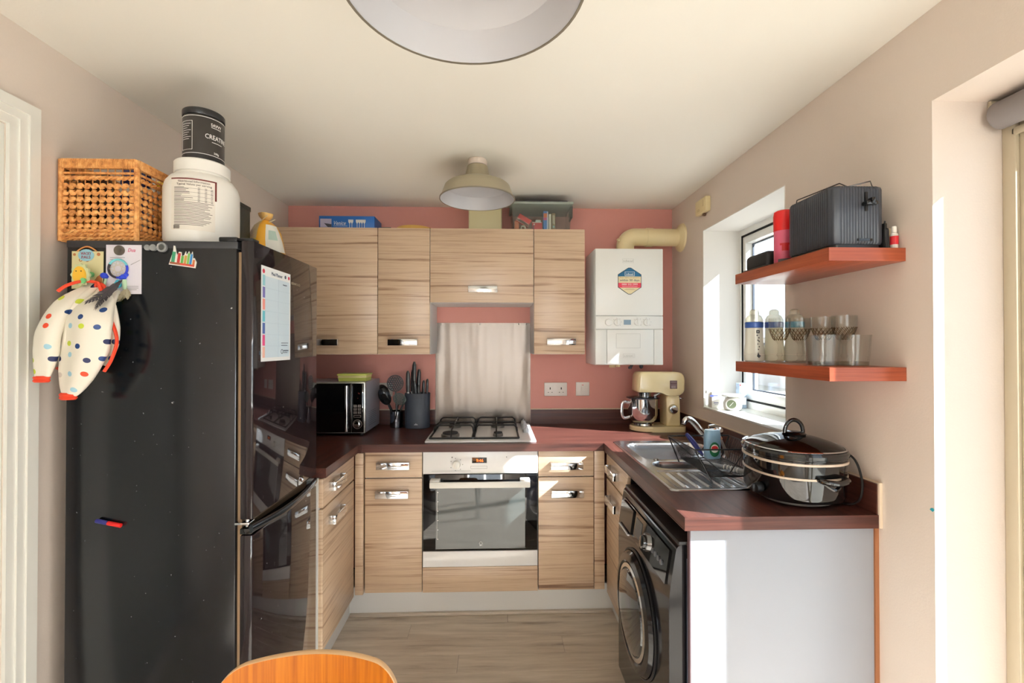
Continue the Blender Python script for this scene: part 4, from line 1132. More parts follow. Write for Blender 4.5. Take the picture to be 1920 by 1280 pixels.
part('duct_panel', B().box(-0.171, 0.026, 2.79, YB - 0.001, WT, ZC - 0.001, 0.001), mat('cream_duct', (224, 216, 176), 0.5), t)
part('duct_edge', B().box(-0.174, -0.168, 2.786, 2.79, WT, ZC - 0.001).box(0.023, 0.029, 2.786, 2.79, WT, ZC - 0.001), mat('cream_duct_edge', (206, 198, 160), 0.5), t)

# clear storage box of first-aid packs
t = thing('storage_box', 'clear plastic storage box full of packets on the wall cabinet', 'storage box', (0.27, 2.77, WT))
def taper_box(x0, x1, y0, y1, z0, z1, g, th):
    """open box, walls leaning out by g"""
    def loop(o, z, k):
        return [V(x0 - k + o, y0 - k + o, z), V(x1 + k - o, y0 - k + o, z), V(x1 + k - o, y1 + k - o, z), V(x0 - k + o, y1 + k - o, z)]
    return B().rings([loop(0, z0, 0), loop(0, z1, g), loop(th, z1, g), loop(th, z0 + th, 0)])
part('box_body', taper_box(0.095, 0.430, 2.67, 2.90, WT + 0.0005, WT + 0.150, 0.010, 0.003), smoke_box, t)
part('box_lid', B().box(0.076, 0.449, 2.650, 2.920, WT + 0.151, WT + 0.166, 0.005), mat('grey_green_lid', (150, 158, 148), 0.4), t)
part('box_lid_tray', B().box(0.10, 0.42, 2.68, 2.89, WT + 0.1665, WT + 0.182, 0.006), mat('dark_lid_inset', (70, 66, 68), 0.4), t)
part('clip', B().box(0.4425, 0.452, 2.70, 2.80, WT + 0.085, WT + 0.172, 0.003), mat('dark_clip', (66, 66, 64), 0.4), t)
def pack(x0, x1, y0, y1, z0, z1, c, label, cat='packet', rot=0.0, extra=None, grp='packets in the storage box', nm='medicine_packet'):
    cx, cz = (x0 + x1) / 2, (z0 + z1) / 2
    t2 = thing(nm, label, cat, (cx, y0, WT + z0), grp)
    b = B().box(x0, x1, y0, y1, WT + z0, WT + z1, 0.001)
    M = Matrix.Translation((cx, y0, WT + cz)) @ Matrix.Rotation(rot, 4, 'Y') @ Matrix.Translation((-cx, -y0, -(WT + cz)))
    b.xf(M)
    part('carton', b, mat('carton_%d_%d_%d' % c, c, 0.5), t2)
    for (a0, a1, c0, c1, cc) in (extra or []):
        b2 = B().patch(plane((x0, y0 - 0.0004, WT + z0), (1, 0, 0), (0, 0, 1)), a0, a1, c0, c1); b2.xf(M)
        part('printed_panel', b2, mat('pack_print_%d_%d_%d' % cc, cc, 0.5), t2)
    return t2
pack(0.118, 0.200, 2.690, 2.72, 0.042, 0.088, (206, 44, 44), 'red carton leaning at a slant at left inside the storage box', rot=R(31), extra=[(0.0, 0.082, 0.0, 0.018, (206, 160, 150)), (0.012, 0.042, 0.003, 0.015, (206, 196, 190)), (0.046, 0.076, 0.003, 0.015, (190, 176, 140))])
pack(0.207, 0.266, 2.680, 2.70, 0.004, 0.052, (196, 36, 50), 'small red and white carton in the middle of the storage box', extra=[(0.002, 0.057, 0.044, 0.047, (226, 220, 216)), (0.008, 0.016, 0.03, 0.038, (226, 200, 190)), (0.002, 0.012, 0.004, 0.028, (110, 40, 60))])
pack(0.274, 0.303, 2.680, 2.72, 0.004, 0.118, (70, 130, 206), 'tall blue tube carton with orange picture in the storage box', extra=[(0.001, 0.022, 0.074, 0.100, (226, 120, 70)), (0.021, 0.028, 0.004, 0.11, (206, 210, 216)), (0.001, 0.02, 0.06, 0.072, (216, 90, 130))])
pack(0.306, 0.320, 2.680, 2.72, 0.004, 0.100, (228, 222, 206), 'slim white carton standing beside the blue tube carton')
pack(0.324, 0.346, 2.684, 2.72, 0.004, 0.106, (150, 130, 96), 'brown card of white sticks at right in the storage box', extra=[(0.006, 0.009, 0.04, 0.09, (226, 222, 206)), (0.013, 0.016, 0.036, 0.09, (226, 222, 206)), (0.006, 0.016, 0.016, 0.028, (150, 196, 196))])
pack(0.104, 0.130, 2.70, 2.73, 0.004, 0.062, (214, 120, 80), 'orange carton standing in the left corner of the storage box')
pack(0.232, 0.262, 2.72, 2.75, 0.004, 0.076, (206, 222, 216), 'pale green and white carton behind the small red carton')
single('plaster_roll', B().lathe([(0.009, 0), (0.015, 0.0), (0.015, 0.02), (0.009, 0.02)], 0, 0, 0, 24, cap0=False, cap1=False).xf(Matrix.Translation((0.155, 2.705, WT + 0.0195)) @ Matrix.Rotation(R(90), 4, 'X')), mat('tape_roll', (206, 196, 176), 0.6), 'roll of pale sticking tape at the bottom of the storage box', 'tape', (0.155, 2.70, WT + 0.0045))

# ================================================================== WORKTOP, LEFT SIDE
t = thing('microwave', 'silver microwave with black glass front in the left worktop corner', 'microwave', (-0.97, 2.72, ZT))
MX0, MX1, MY0, MY1, MZ0, MZ1 = -1.19, -0.737, 2.57, 2.885, ZT + 0.016, 1.212
part('case', B().box(MX0, MX1, MY0 + 0.02, MY1, MZ0, MZ1, 0.004), mat('silver_case', (176, 182, 196), 0.3, 0.55), t)
part('front_frame', B().box(MX0, MX1, MY0 + 0.003, MY0 + 0.020, MZ0, MZ1, 0.002), mat('silver_frame', (206, 208, 206), 0.25, 0.7), t)
mdr = part('door', B().box(MX0 + 0.006, -0.812, MY0 - 0.010, MY0 + 0.003, MZ0 + 0.006, MZ1 - 0.006, 0.002), black_gloss, t)
part('handle', B().cyl((-0.829, MY0 - 0.034, MZ0 + 0.016), (-0.829, MY0 - 0.034, MZ1 - 0.016), 0.008, seg=16).cyl((-0.829, MY0 - 0.034, MZ0 + 0.03), (-0.829, MY0 - 0.009, MZ0 + 0.03), 0.005).cyl((-0.829, MY0 - 0.034, MZ1 - 0.03), (-0.829, MY0 - 0.009, MZ1 - 0.03), 0.005), chrome, mdr)
cp = part('control_panel', B().box(-0.808, -0.743, MY0 - 0.010, MY0 + 0.003, MZ0 + 0.006, MZ1 - 0.006, 0.002), black_gloss, t)
mfp = plane((-0.808, MY0 - 0.0104, MZ0 + 0.006), (1, 0, 0), (0, 0, 1))
b = B()
for r_ in range(3):
    for c_ in range(2):
        b.frame(mfp, 0.012 + c_ * 0.023, 0.028 + c_ * 0.023, 0.105 + r_ * 0.018, 0.117 + r_ * 0.018, 0.0012)
        b.patch(mfp, 0.015 + c_ * 0.023, 0.025 + c_ * 0.023, 0.110 + r_ * 0.018, 0.1115 + r_ * 0.018)
b.frame(mfp, 0.012, 0.051, 0.084, 0.096, 0.0012).ring(mfp, 0.032, 0.046, 0.0235, 0.025)
part('key_print', b, mat('pale_key_print', (190, 180, 176), 0.5), cp)
part('power_mark', B().text(mfp, 'kg', 0.040, 0.215, 0.012).disc(mfp, 0.034, 0.19, 0.002), mat('dim_red_print', (120, 40, 30), 0.5), cp)
part('dial', B().cyl((-0.776, MY0 - 0.0105, MZ0 + 0.052), (-0.776, MY0 - 0.028, MZ0 + 0.052), 0.020, 0.018, 28, 0.002), chrome, cp)
for x in (MX0 + 0.03, MX1 - 0.03):
    for y in (MY0 + 0.04, MY1 - 0.04):
        part('foot', B().cyl((x, y, ZT + 0.0002), (x, y, MZ0), 0.012, seg=14), rubber, t)
b = B()
for k in range(12):
    for q in range(8):
        b.box(MX1 - 0.0004, MX1 + 0.0006, MY0 + 0.07 + k * 0.014, MY0 + 0.078 + k * 0.014, MZ0 + 0.03 + q * 0.011, MZ0 + 0.033 + q * 0.011)
part('vent_slots', b, mat('slot_grey', (84, 90, 104), 0.5), t, stuff=True)
t = thing('butter_dish', 'lime green and yellow butter dish on top of the microwave', 'dish', (-0.82, 2.68, MZ1))
lime = mat('lime_plastic', (206, 214, 110), 0.35); lemon = mat('pale_yellow_plastic', (232, 224, 160), 0.35)
part('dish_base', taper_box(-0.905, -0.752, 2.635, 2.74, MZ1 + 0.001, MZ1 + 0.020, 0.003, 0.004), lime, t)
part('dish_middle', B().box(-0.909, -0.748, 2.631, 2.744, MZ1 + 0.0205, MZ1 + 0.033, 0.002), lemon, t)
part('dish_lid', B().box(-0.914, -0.744, 2.627, 2.748, MZ1 + 0.0335, MZ1 + 0.043, 0.003), lime, t)

# utensil pot
UX, UY = -0.622, 2.842
t = thing('utensil_pot', 'chrome utensil pot between the microwave and the knife block', 'pot', (UX, UY, ZT))
part('pot', B().lathe([(0.036, 0), (0.039, 0.003), (0.039, 0.100), (0.0405, 0.102), (0.0365, 0.102), (0.036, 0.005)], UX, UY, ZT + 0.0005, 36, cap1=True), mat('dark_mirror_steel', (150, 152, 158), 0.12, 1.0), t)
def utensil(name, foot, top, label, head):
    t2 = thing(name, label, 'utensil', foot, 'utensils in the chrome pot')
    foot, top = Vector(foot), Vector(top)
    part('shaft', B().tube(smooth_path([foot, foot.lerp(top, 0.5) + V(0, -0.003, 0), top], 5), lambda u: 0.0062 - 0.001 * u, 8, flat=0.6), black_plastic, t2)
    ax = (top - foot).normalized()
    side = V(0, -1, 0).cross(ax).normalized()
    nrm = ax.cross(side).normalized()
    f = lambda x, y, z=0.0: top + side * x + ax * y - nrm * z
    head(f, t2)
    return t2
def oval(w, h, y0, n=28):
    return [(w * math.cos(2 * PI * k / n), y0 + h * math.sin(2 * PI * k / n)) for k in range(n)]
def spoon_head(f, t2):
    rings = []
    for s, d in ((1.0, 0.0), (0.97, -0.002), (0.8, -0.008), (0.45, -0.013)):
        rings.append([f(x * s, 0.052 + (y - 0.052) * s, d) for x, y in oval(0.036, 0.056, 0.052)])
    rings2 = [[f(x * s, 0.052 + (y - 0.052) * s, d + 0.003) for x, y in oval(0.036, 0.056, 0.052)] for s, d in ((0.45, -0.013), (0.8, -0.008), (0.96, 0.0))]
    part('spoon_bowl', B().rings(rings + rings2), mat('glossy_black_nylon', (26, 26, 28), 0.18), t2, smooth=60)
def holes_head(r, m, sx=1.0):
    def h(f, t2):
        # a perforated disc: rim ring plus a lattice of small rings so the holes are open
        b = B()
        b.ring(f, 0, r, r * 0.9, r, 0, 0.003, 30)
        for i in range(-3, 4):
            for j in range(-3, 4):
                x, y = (i + 0.5 * (j % 2)) * r * 0.27, j * r * 0.235
                if x * x + y * y < (r * 0.84) ** 2:
                    b.ring(f, x, r + y, r * 0.075, r * 0.155, 0.0002, 0.0026, 10)
        part('perforated_disc', b, m, t2, stuff=True)
    return h
nyl = mat('black_nylon', (24, 24, 26), 0.35)
utensil('skimmer', (UX + 0.004, UY + 0.012, ZT + 0.008), (-0.632, 2.862, 1.130), 'round black perforated skimmer standing tallest in the chrome pot', holes_head(0.052, nyl))
utensil('serving_spoon', (UX + 0.012, UY - 0.010, ZT + 0.008), (-0.664, 2.800, 1.060), 'glossy black serving spoon leaning left in the chrome pot', spoon_head)
utensil('ladle', (UX + 0.018, UY + 0.012, ZT + 0.008), (-0.694, 2.900, 1.075), 'dark ladle leaning furthest left behind the serving spoon', spoon_head)
utensil('potato_masher', (UX - 0.012, UY - 0.012, ZT + 0.008), (-0.596, 2.772, 1.060), 'grey perforated masher head leaning right against the knife block', holes_head(0.040, mat('grey_green_nylon', (96, 106, 104), 0.4)))
utensil('spatula', (UX - 0.016, UY + 0.008, ZT + 0.008), (-0.580, 2.838, 1.055), 'short black spatula at right in the chrome pot', lambda f, t2: part('blade', B().prism(f, [(-0.008, 0), (0.008, 0), (0.016, 0.03), (0.014, 0.05), (-0.014, 0.05), (-0.016, 0.03)], 0, 0.003), nyl, t2))

# knife block
t = thing('knife_block', 'dark blue grey oval knife block beside the steel splashback', 'knife block', (-0.49, 2.83, ZT))
blk = mat('slate_blue_soft_plastic', (50, 56, 68), 0.5)
part('block', B().lathe([(0.070, 0), (0.075, 0.003), (0.077, 0.21), (0.075, 0.213), (0.070, 0.213), (0.069, 0.205)], -0.490, 2.825, ZT + 0.0005, 40, 1.0, 0.72, 2.6), blk, t)
kf = plane((-0.49, 2.825 - 0.0556, ZT + 0.02), (1, 0, 0), (0, 0, 1))
part('logo', B().prism(kf, [(-0.012, 0.004), (0.012, 0.004), (0.009, 0.010), (0.003, 0.011), (0, 0.016), (-0.004, 0.011), (-0.010, 0.009)], 0, 0.0012), mat('white_logo', (206, 208, 214), 0.5), t)
def knife(x, y, zt, lean, w, label, steelcap=False):
    t2 = thing('kitchen_knife', label, 'knife', (x, y, ZT + 0.20), 'knives in the block')
    p0, p1 = V(x, y, ZT + 0.19), V(x + lean, y + 0.004, zt)
    n = 8
    part('handle', B().tube([p0.lerp(p1, 0.18 + 0.82 * k / n) for k in range(n + 1)], lambda u: w * (0.72 + 0.28 * math.sin(PI * (0.15 + 0.75 * u))) * (0.55 if u > 0.95 else 1), 10, flat=0.62, up=(1, 0, 0)), black_plastic, t2)
    part('bolster', B().cyl(p0.lerp(p1, 0.10), p0.lerp(p1, 0.19), w * 0.7), steel if steelcap else black_matte, t2)
    part('blade', B().box(x - w * 0.7, x + w * 0.7, y - 0.001, y + 0.001, ZT + 0.05, p0.z + 0.012), steel, t2)
knife(-0.545, 2.81, 1.262, -0.002, 0.013, 'square ended black knife with steel bolster at far left of the block', True)
knife(-0.528, 2.845, 1.265, 0.002, 0.010, 'slim black sharpening steel handle behind the left knife in block', True)
knife(-0.512, 2.815, 1.318, 0.003, 0.0135, 'tallest black kitchen knife in the middle of the block')
knife(-0.490, 2.835, 1.270, 0.008, 0.0125, 'second tallest black knife just right of the tallest one')
knife(-0.494, 2.80, 1.200, -0.012, 0.011, 'short black knife handle leaning left in front of the tall ones')
knife(-0.478, 2.805, 1.175, -0.006, 0.010, 'shortest black knife handle low in the middle of the block')
knife(-0.454, 2.82, 1.203, 0.002, 0.0085, 'small black paring knife second from the right of the block')
knife(-0.434, 2.825, 1.212, 0.004, 0.0085, 'small black paring knife furthest right in the block')

# ================================================================== BOILER
t = thing('boiler', 'white wall hung gas boiler in the right corner with a round badge', 'boiler', (0.78, 2.8, 1.30))
QX0, QX1, QY0, QZ0, QZ1 = 0.578, 0.985, 2.662, 1.302, 1.992
bw = mat('white_boiler_enamel', (236, 238, 235), 0.28)
part('casing', B().box(QX0, QX1, QY0 + 0.012, YB - 0.001, QZ0, QZ1, 0.006), bw, t)
part('front_cover', B().box(QX0 + 0.002, QX1 - 0.002, QY0, QY0 + 0.012, 1.594, QZ1 - 0.002, 0.004), bw, t)
part('control_strip', B().box(QX0 + 0.002, QX1 - 0.002, QY0 + 0.001, QY0 + 0.012, 1.515, 1.591, 0.003), bw, t)
part('flap', B().box(QX0 + 0.07, QX1 - 0.058, QY0 + 0.001, QY0 + 0.012, QZ0 + 0.006, 1.512, 0.003), bw, t)
part('side_cover', B().box(QX0 + 0.002, QX0 + 0.068, QY0 + 0.002, QY0 + 0.012, QZ0 + 0.004, 1.512, 0.003), bw, t)
part('side_cover', B().box(QX1 - 0.056, QX1 - 0.002, QY0 + 0.002, QY0 + 0.012, QZ0, 1.512, 0.003), bw, t)
qf = plane((QX0, QY0 - 0.0002, QZ0), (1, 0, 0), (0, 0, 1))
part('recess_line', B().frame(qf, 0.124, 0.268, 0.10, 0.185, 0.0015).frame(qf, 0.165, 0.235, 0.044, 0.066, 0.001).frame(qf, 0.163, 0.23, 0.604, 0.628, 0.001), mat('pale_groove', (196, 198, 196), 0.5), t)
part('lettering', B().text(qf, 'ideal', 0.197, 0.609, 0.018, 0.056).text(qf, 'LOGIC', 0.200, 0.049, 0.013, 0.056), mat('raised_grey_letters', (186, 188, 186), 0.4), t)
for x in (0.078, 0.130, 0.252, 0.306):
    kb = B().cyl(qf(x, 0.252, -0.001), qf(x, 0.252, 0.012), 0.021, 0.019, 28, 0.002)
    if x > 0.1:
        kb.patch(qf, x - 0.0025, x + 0.0025, 0.238, 0.268, 0.012, 0.017)
    part('knob', kb, bw, t)
part('display', B().patch(qf, 0.170, 0.212, 0.238, 0.267, -0.001, 0.0012), mat('grey_blue_display', (136, 160, 180), 0.2), t)
b = B()
for x in (0.130, 0.252, 0.306):
    for k in range(5):
        a = R(-40 + 45 * k)
        b.disc(qf, x + 0.026 * math.cos(a), 0.252 + 0.026 * math.sin(a), 0.0013, -0.001, 0.0006, 8)
part('dial_marks', b, ink_grey, t)
# hexagonal badge
hx, hz = 0.205, 0.495
bd = thing('warranty_badge', 'hexagonal blue cream and red warranty sticker on the boiler front', 'sticker', (QX0 + hx, QY0, QZ0 + hz))
def hexa(s):
    return [(hx - 0.070 * s, hz + 0.040 * s), (hx - 0.070 * s, hz - 0.036 * s), (hx - 0.008 * s, hz - 0.078 * s), (hx + 0.008 * s, hz - 0.078 * s), (hx + 0.070 * s, hz - 0.036 * s), (hx + 0.070 * s, hz + 0.040 * s), (hx + 0.008 * s, hz + 0.080 * s), (hx - 0.008 * s, hz + 0.080 * s)]
part('badge_outline', B().prism(qf, hexa(1.0), 0, 0.0010), mat('dark_teal_ink', (30, 62, 78), 0.4), bd)
part('badge_cream', B().prism(qf, hexa(0.955), 0.0010, 0.0014), mat('cream_print', (230, 218, 178), 0.4), bd)
part('badge_blue', B().prism(qf, [(hx - 0.067, hz + 0.028), (hx + 0.067, hz + 0.028), (hx + 0.067, hz + 0.038), (hx + 0.008, hz + 0.0765), (hx - 0.008, hz + 0.0765), (hx - 0.067, hz + 0.038)], 0.0014, 0.0018), mat('badge_blue', (24, 104, 146), 0.4), bd)
part('badge_red', B().prism(qf, [(hx - 0.067, hz - 0.010), (hx - 0.067, hz - 0.034), (hx - 0.063, hz - 0.038), (hx + 0.063, hz - 0.038), (hx + 0.067, hz - 0.034), (hx + 0.067, hz - 0.010)], 0.0014, 0.0018), mat('badge_red', (224, 64, 88), 0.4), bd)
b = B().text(qf, 'ideal', hx, hz + 0.036, 0.018, 0.042, z0=0.0018, z1=0.0024).frame(qf, hx - 0.029, hx + 0.029, hz + 0.031, hz + 0.056, 0.002, 0.0018, 0.0024)
b.text(qf, '0800 332 2999', hx, hz - 0.024, 0.015, 0.094, z0=0.0018, z1=0.0024).patch(qf, hx - 0.046, hx + 0.046, hz - 0.033, hz - 0.0315, 0.0018, 0.0024)
part('badge_white_print', b, ink_white, bd)
part('badge_dark_print', B().text(qf, 'within 30 days', hx, hz + 0.000, 0.018, 0.116, z0=0.0014, z1=0.0024), mat('dark_teal_ink', (30, 62, 78), 0.4), bd)
part('badge_gold_print', B().text(qf, 'Please register your guarantee', hx, hz + 0.019, 0.009, 0.118, z0=0.0014, z1=0.0022), mat('gold_ink', (170, 140, 80), 0.5), bd)
for hw_, dz_ in ((0.025, -0.046), (0.034, -0.051)):
    part('badge_fine_print', B().patch(qf, hx - hw_, hx + hw_, hz + dz_, hz + dz_ + 0.0015, 0.0014, 0.002), mat('gold_ink', (170, 140, 80), 0.5), bd)
# flue
fm = mat('cream_flue', (228, 212, 168), 0.35)
cz = 2.090
path = [(0.795, 2.80, QZ1 - 0.004), (0.795, 2.80, 2.030)] + [tuple(p) for p in arc((0.855, 2.80, 2.030), 0.060, PI, PI / 2, 8)] + [(0.90, 2.80, cz), (XR - 0.001, 2.80, cz)]
part('flue_pipe', B().tube(path, 0.054, 28), fm, t)
part('flue_collar', B().tube([(0.925, 2.80, cz), (0.965, 2.80, cz)], 0.0575, 28), fm, t)
b = B().lathe([(0.056, 0.03), (0.064, 0.022), (0.084, 0.010), (0.088, 0.0)], 0, 0, 0, 36, cap1=True)
b.xf(Matrix.Translation((XR - 0.0005, 2.80, cz)) @ Matrix.Rotation(R(-90), 4, 'Y'))
part('wall_flange', b, fm, t)
part('turret_screw', B().cyl((0.752, 2.77, 2.062), (0.738, 2.76, 2.066), 0.008, seg=12), fm, t)
part('flue_base', B().lathe([(0.066, 0), (0.066, 0.006), (0.056, 0.012)], 0.795, 2.80, QZ1 - 0.002, 28), fm, t)
part('pipe_stub', B().cyl((0.715, 2.80, 1.302), (0.715, 2.80, 1.282), 0.020).cyl((0.735, 2.74, 1.303), (0.735, 2.74, 1.288), 0.012), cream_plastic, t)
part('isolation_valve', B().cyl((0.84, 2.80, 1.303), (0.83, 2.80, 1.285), 0.009).box(0.815, 0.835, 2.79, 2.81, 1.272, 1.288, 0.004).cyl((0.895, 2.80, 1.303), (0.895, 2.80, 1.283), 0.012).ball((0.895, 2.80, 1.284), 0.011), mat('dark_valve', (60, 58, 66), 0.4), t)

# ================================================================== STAND MIXER
t = thing('stand_mixer', 'cream stand mixer with steel bowl in the right worktop corner', 'mixer', (0.945, 2.70, ZT))
mo = plane((0.79, 2.70, ZT), (1, 0, 0), (0, 0, 1))       # side view frame: x along the mixer, y up; depth through f's z
def slab(b, outline, half, bev_scale=(1.0, 0.965, 0.90), dz=(0.78, 0.93, 1.0)):
    """rounded extrusion of a side outline"""
    cx = sum(p[0] for p in outline) / len(outline); cy_ = sum(p[1] for p in outline) / len(outline)
    rings = []
    seq = [(bev_scale[2], -dz[2]), (bev_scale[1], -dz[1]), (bev_scale[0], -dz[0]), (bev_scale[0], dz[0]), (bev_scale[1], dz[1]), (bev_scale[2], dz[2])]
    for s, d in seq:
        rings.append([mo(cx + (x - cx) * s, cy_ + (y - cy_) * s, d * half) for x, y in outline])
    return b.rings(rings)
def rounded(pts, r, n=5):
    out = []
    m = len(pts)
    for i in range(m):
        p, a, c = Vector(pts[i]), Vector(pts[i - 1]), Vector(pts[(i + 1) % m])
        rr = r[i] if isinstance(r, (list, tuple)) else r
        d0, d1 = (a - p), (c - p)
        l = min(rr, d0.length * 0.48, d1.length * 0.48)
        q0, q1 = p + d0.normalized() * l, p + d1.normalized() * l
        for k in range(n + 1):
            u = k / n
            out.append(tuple(q0 * (1 - u) ** 2 + p * 2 * u * (1 - u) + q1 * u * u))
    return out
head = rounded([(-0.015 + 0.047, 0.230), (0.016 + 0.155, 0.228), (0.215, 0.205), (0.275, 0.205), (0.315, 0.232), (0.315, 0.350), (0.040, 0.350), (0.034, 0.285)], [0.012, 0.02, 0.02, 0.02, 0.02, 0.05, 0.035, 0.03])
part('head', slab(B(), head, 0.066), cream_paint, t, smooth=50)
column = rounded([(0.205, 0.030), (0.200, 0.19), (0.212, 0.212), (0.280, 0.212), (0.285, 0.19), (0.288, 0.03)], [0.01, 0.02, 0.005, 0.005, 0.02, 0.01])
part('column', slab(B(), column, 0.060), cream_paint, t, smooth=50)
part('neck_seam', B().box(mo(0.205, 0.198)[0], mo(0.283, 0.198)[0], 2.70 - 0.0612, 2.70 - 0.0600, ZT + 0.1975, ZT + 0.199), mat('tan_seam', (176, 150, 100), 0.5), t)
b = B().lathe([(0.080, 0.0005), (0.088, 0.006), (0.088, 0.024), (0.082, 0.031)], 0.79 + 0.092, 2.70, ZT, 36)
b.boxv(0.79 + 0.092, 0.79 + 0.318, 2.70 - 0.085, 2.70 + 0.085, ZT + 0.0005, ZT + 0.032, 0.03, 5)
part('base', b, cream_paint, t)
part('bowl_seat', B().lathe([(0.056, 0.032), (0.060, 0.034), (0.058, 0.044), (0.05, 0.046)], 0.79 + 0.088, 2.70, ZT, 32), chrome, t)
BWX = 0.79 + 0.082
bowl = part('bowl', B().lathe([(0.045, 0.046), (0.060, 0.050), (0.078, 0.068), (0.085, 0.095), (0.087, 0.150), (0.088, 0.190), (0.0905, 0.192), (0.086, 0.192), (0.084, 0.150), (0.080, 0.10), (0.06, 0.06)], BWX, 2.70, ZT, 44), mat('mirror_steel', (214, 216, 220), 0.07, 1.0), t)
hp = [(BWX - 0.085, 2.685, ZT + 0.165), (BWX - 0.118, 2.680, ZT + 0.170), (BWX - 0.131, 2.678, ZT + 0.150), (BWX - 0.131, 2.678, ZT + 0.098), (BWX - 0.118, 2.680, ZT + 0.076), (BWX - 0.083, 2.685, ZT + 0.082)]
part('bowl_handle', B().tube(smooth_path(hp, 5), 0.0085, 10, flat=0.7), mat('bright_handle_steel', (226, 228, 230), 0.15, 0.8), bowl)
part('splash_guard', B().lathe([(0.030, 0.205), (0.095, 0.196), (0.098, 0.1935), (0.030, 0.1995)], BWX, 2.70, ZT, 40, cap0=False, cap1=False), mat('dark_guard', (40, 40, 46), 0.2), t)
part('beater_socket', B().lathe([(0.040, 0.201), (0.040, 0.226), (0.044, 0.232)], BWX + 0.01, 2.70, ZT, 28), chrome, t)
part('whisk', B().lathe([(0.012, 0.20), (0.02, 0.15), (0.04, 0.11), (0.035, 0.075), (0.01, 0.065)], BWX + 0.01, 2.70, ZT, 12), chrome, t)
part('guard_chute', B().tube([(BWX + 0.062, 2.68, ZT + 0.203), (BWX + 0.10, 2.68, ZT + 0.226)], 0.010, 10, flat=0.5), chrome, t)
dk = B().cyl((0.79 + 0.242, 2.6395, ZT + 0.132), (0.79 + 0.242, 2.622, ZT + 0.132), 0.026, 0.024, 32, 0.003)
part('speed_dial', dk, chrome, t)
part('speed_dial_ring', B().cyl((0.79 + 0.242, 2.6402, ZT + 0.132), (0.79 + 0.242, 2.634, ZT + 0.132), 0.029, seg=32), mat('dial_seat', (190, 170, 120), 0.3), t)
part('lever', B().box(0.79 + 0.286, 0.79 + 0.315, 2.66, 2.672, ZT + 0.188, ZT + 0.196, 0.003), chrome, t)
mb = plane((0.79 + 0.222, 2.70 - 0.0662, ZT + 0.252), (1, 0, 0), (0, 0, 1))
part('badge', B().patch(mb, 0, 0.042, 0, 0.048, 0, 0.0016), mat('maroon_badge', (96, 60, 62), 0.3), t)
part('badge_lettering', B().frame(mb, 0.008, 0.034, 0.005, 0.016, 0.002, 0.0016, 0.0022).patch(mb, 0.014, 0.017, 0.007, 0.014, 0.0016, 0.0022).patch(mb, 0.023, 0.026, 0.007, 0.014, 0.0016, 0.0022).text(mb, 'KENWOOD', 0.021, 0.038, 0.006, 0.034, z0=0.0016, z1=0.0022).patch(mb, 0.004, 0.038, 0.022, 0.0232, 0.0016, 0.0022), mat('badge_silver', (190, 176, 170), 0.4), t)

# ================================================================== SINK, TAP, DISH RACK
t = thing('sink', 'stainless steel one and a half bowl sink with drainer below the window', 'sink', (0.85, 1.97, ZT))
def sstep(a, b_, x):
    u = max(0.0, min(1.0, (x - a) / (b_ - a))); return u * u * (3 - 2 * u)
def rrect_sd(x, y, cx, cy_, hx_, hy_, r):
    dx, dy = abs(x - cx) - hx_ + r, abs(y - cy_) - hy_ + r
    return math.hypot(max(dx, 0), max(dy, 0)) + min(max(dx, dy), 0) - r
def sink_z(x, y):
    z = 0.004
    d = rrect_sd(x, y, (SX0 + SX1) / 2, (SY0 + SY1) / 2, (SX1 - SX0) / 2, (SY1 - SY0) / 2, 0.03)
    z += 0.0015 * sstep(-0.012, -0.004, d) - 0.005 * sstep(-0.004, 0.0, d)
    z -= 0.150 * sstep(0.004, -0.022, rrect_sd(x, y, 0.845, 2.155, 0.190, 0.165, 0.06))
    z -= 0.055 * sstep(0.004, -0.020, rrect_sd(x, y, 0.785, 1.900, 0.125, 0.058, 0.056))
    dr_ = sstep(0.002, -0.012, rrect_sd(x, y, 0.85, 1.700, 0.215, 0.118, 0.02))
    z -= 0.004 * dr_
    if 0.655 < x < 1.05:
        g = ((x - 0.655) / 0.043) % 1.0
        z += dr_ * 0.0045 * sstep(0.30, 0.42, g) * sstep(0.72, 0.60, g) * sstep(1.60, 1.62, y) * sstep(1.80, 1.78, y)
    return ZT + z
NX, NY = 120, 190
vs = [V(SX0 + (SX1 - SX0) * i / NX, SY0 + (SY1 - SY0) * j / NY, 0) for j in range(NY + 1) for i in range(NX + 1)]
for v in vs: v.z = sink_z(v.x, v.y)
fs = [(j * (NX + 1) + i, j * (NX + 1) + i + 1, (j + 1) * (NX + 1) + i + 1, (j + 1) * (NX + 1) + i) for j in range(NY) for i in range(NX)]
part('sink_top', B().mesh(vs, fs), sink_steel, t, smooth=70)
part('waste', B().lathe([(0.040, 0.0), (0.042, 0.003), (0.03, 0.004), (0.012, 0.002)], 0.845, 2.155, ZT - 0.1455, 28), chrome, t)
part('overflow', B().ring(plane((0.70, 1.985, ZT + 0.0045), (1, 0, 0), (0, 1, 0)), 0, 0, 0.006, 0.012, 0, 0.002), chrome, t)
t = thing('kitchen_tap', 'chrome mixer tap with curved spout behind the dish rack', 'tap', (1.045, 2.13, ZT))
zt_ = ZT + 0.0045
part('tap_body', B().lathe([(0.027, 0), (0.027, 0.006), (0.022, 0.012), (0.022, 0.07), (0.025, 0.085), (0.025, 0.105), (0.018, 0.115)], 1.045, 2.13, zt_, 28), chrome, t)
part('spout', B().tube(smooth_path([(1.035, 2.128, zt_ + 0.035), (1.00, 2.122, zt_ + 0.055), (0.955, 2.115, zt_ + 0.105), (0.915, 2.108, zt_ + 0.148), (0.893, 2.104, zt_ + 0.158), (0.878, 2.102, zt_ + 0.150), (0.875, 2.102, zt_ + 0.135)], 6), lambda u: 0.016 - 0.004 * u, 12), chrome, t)
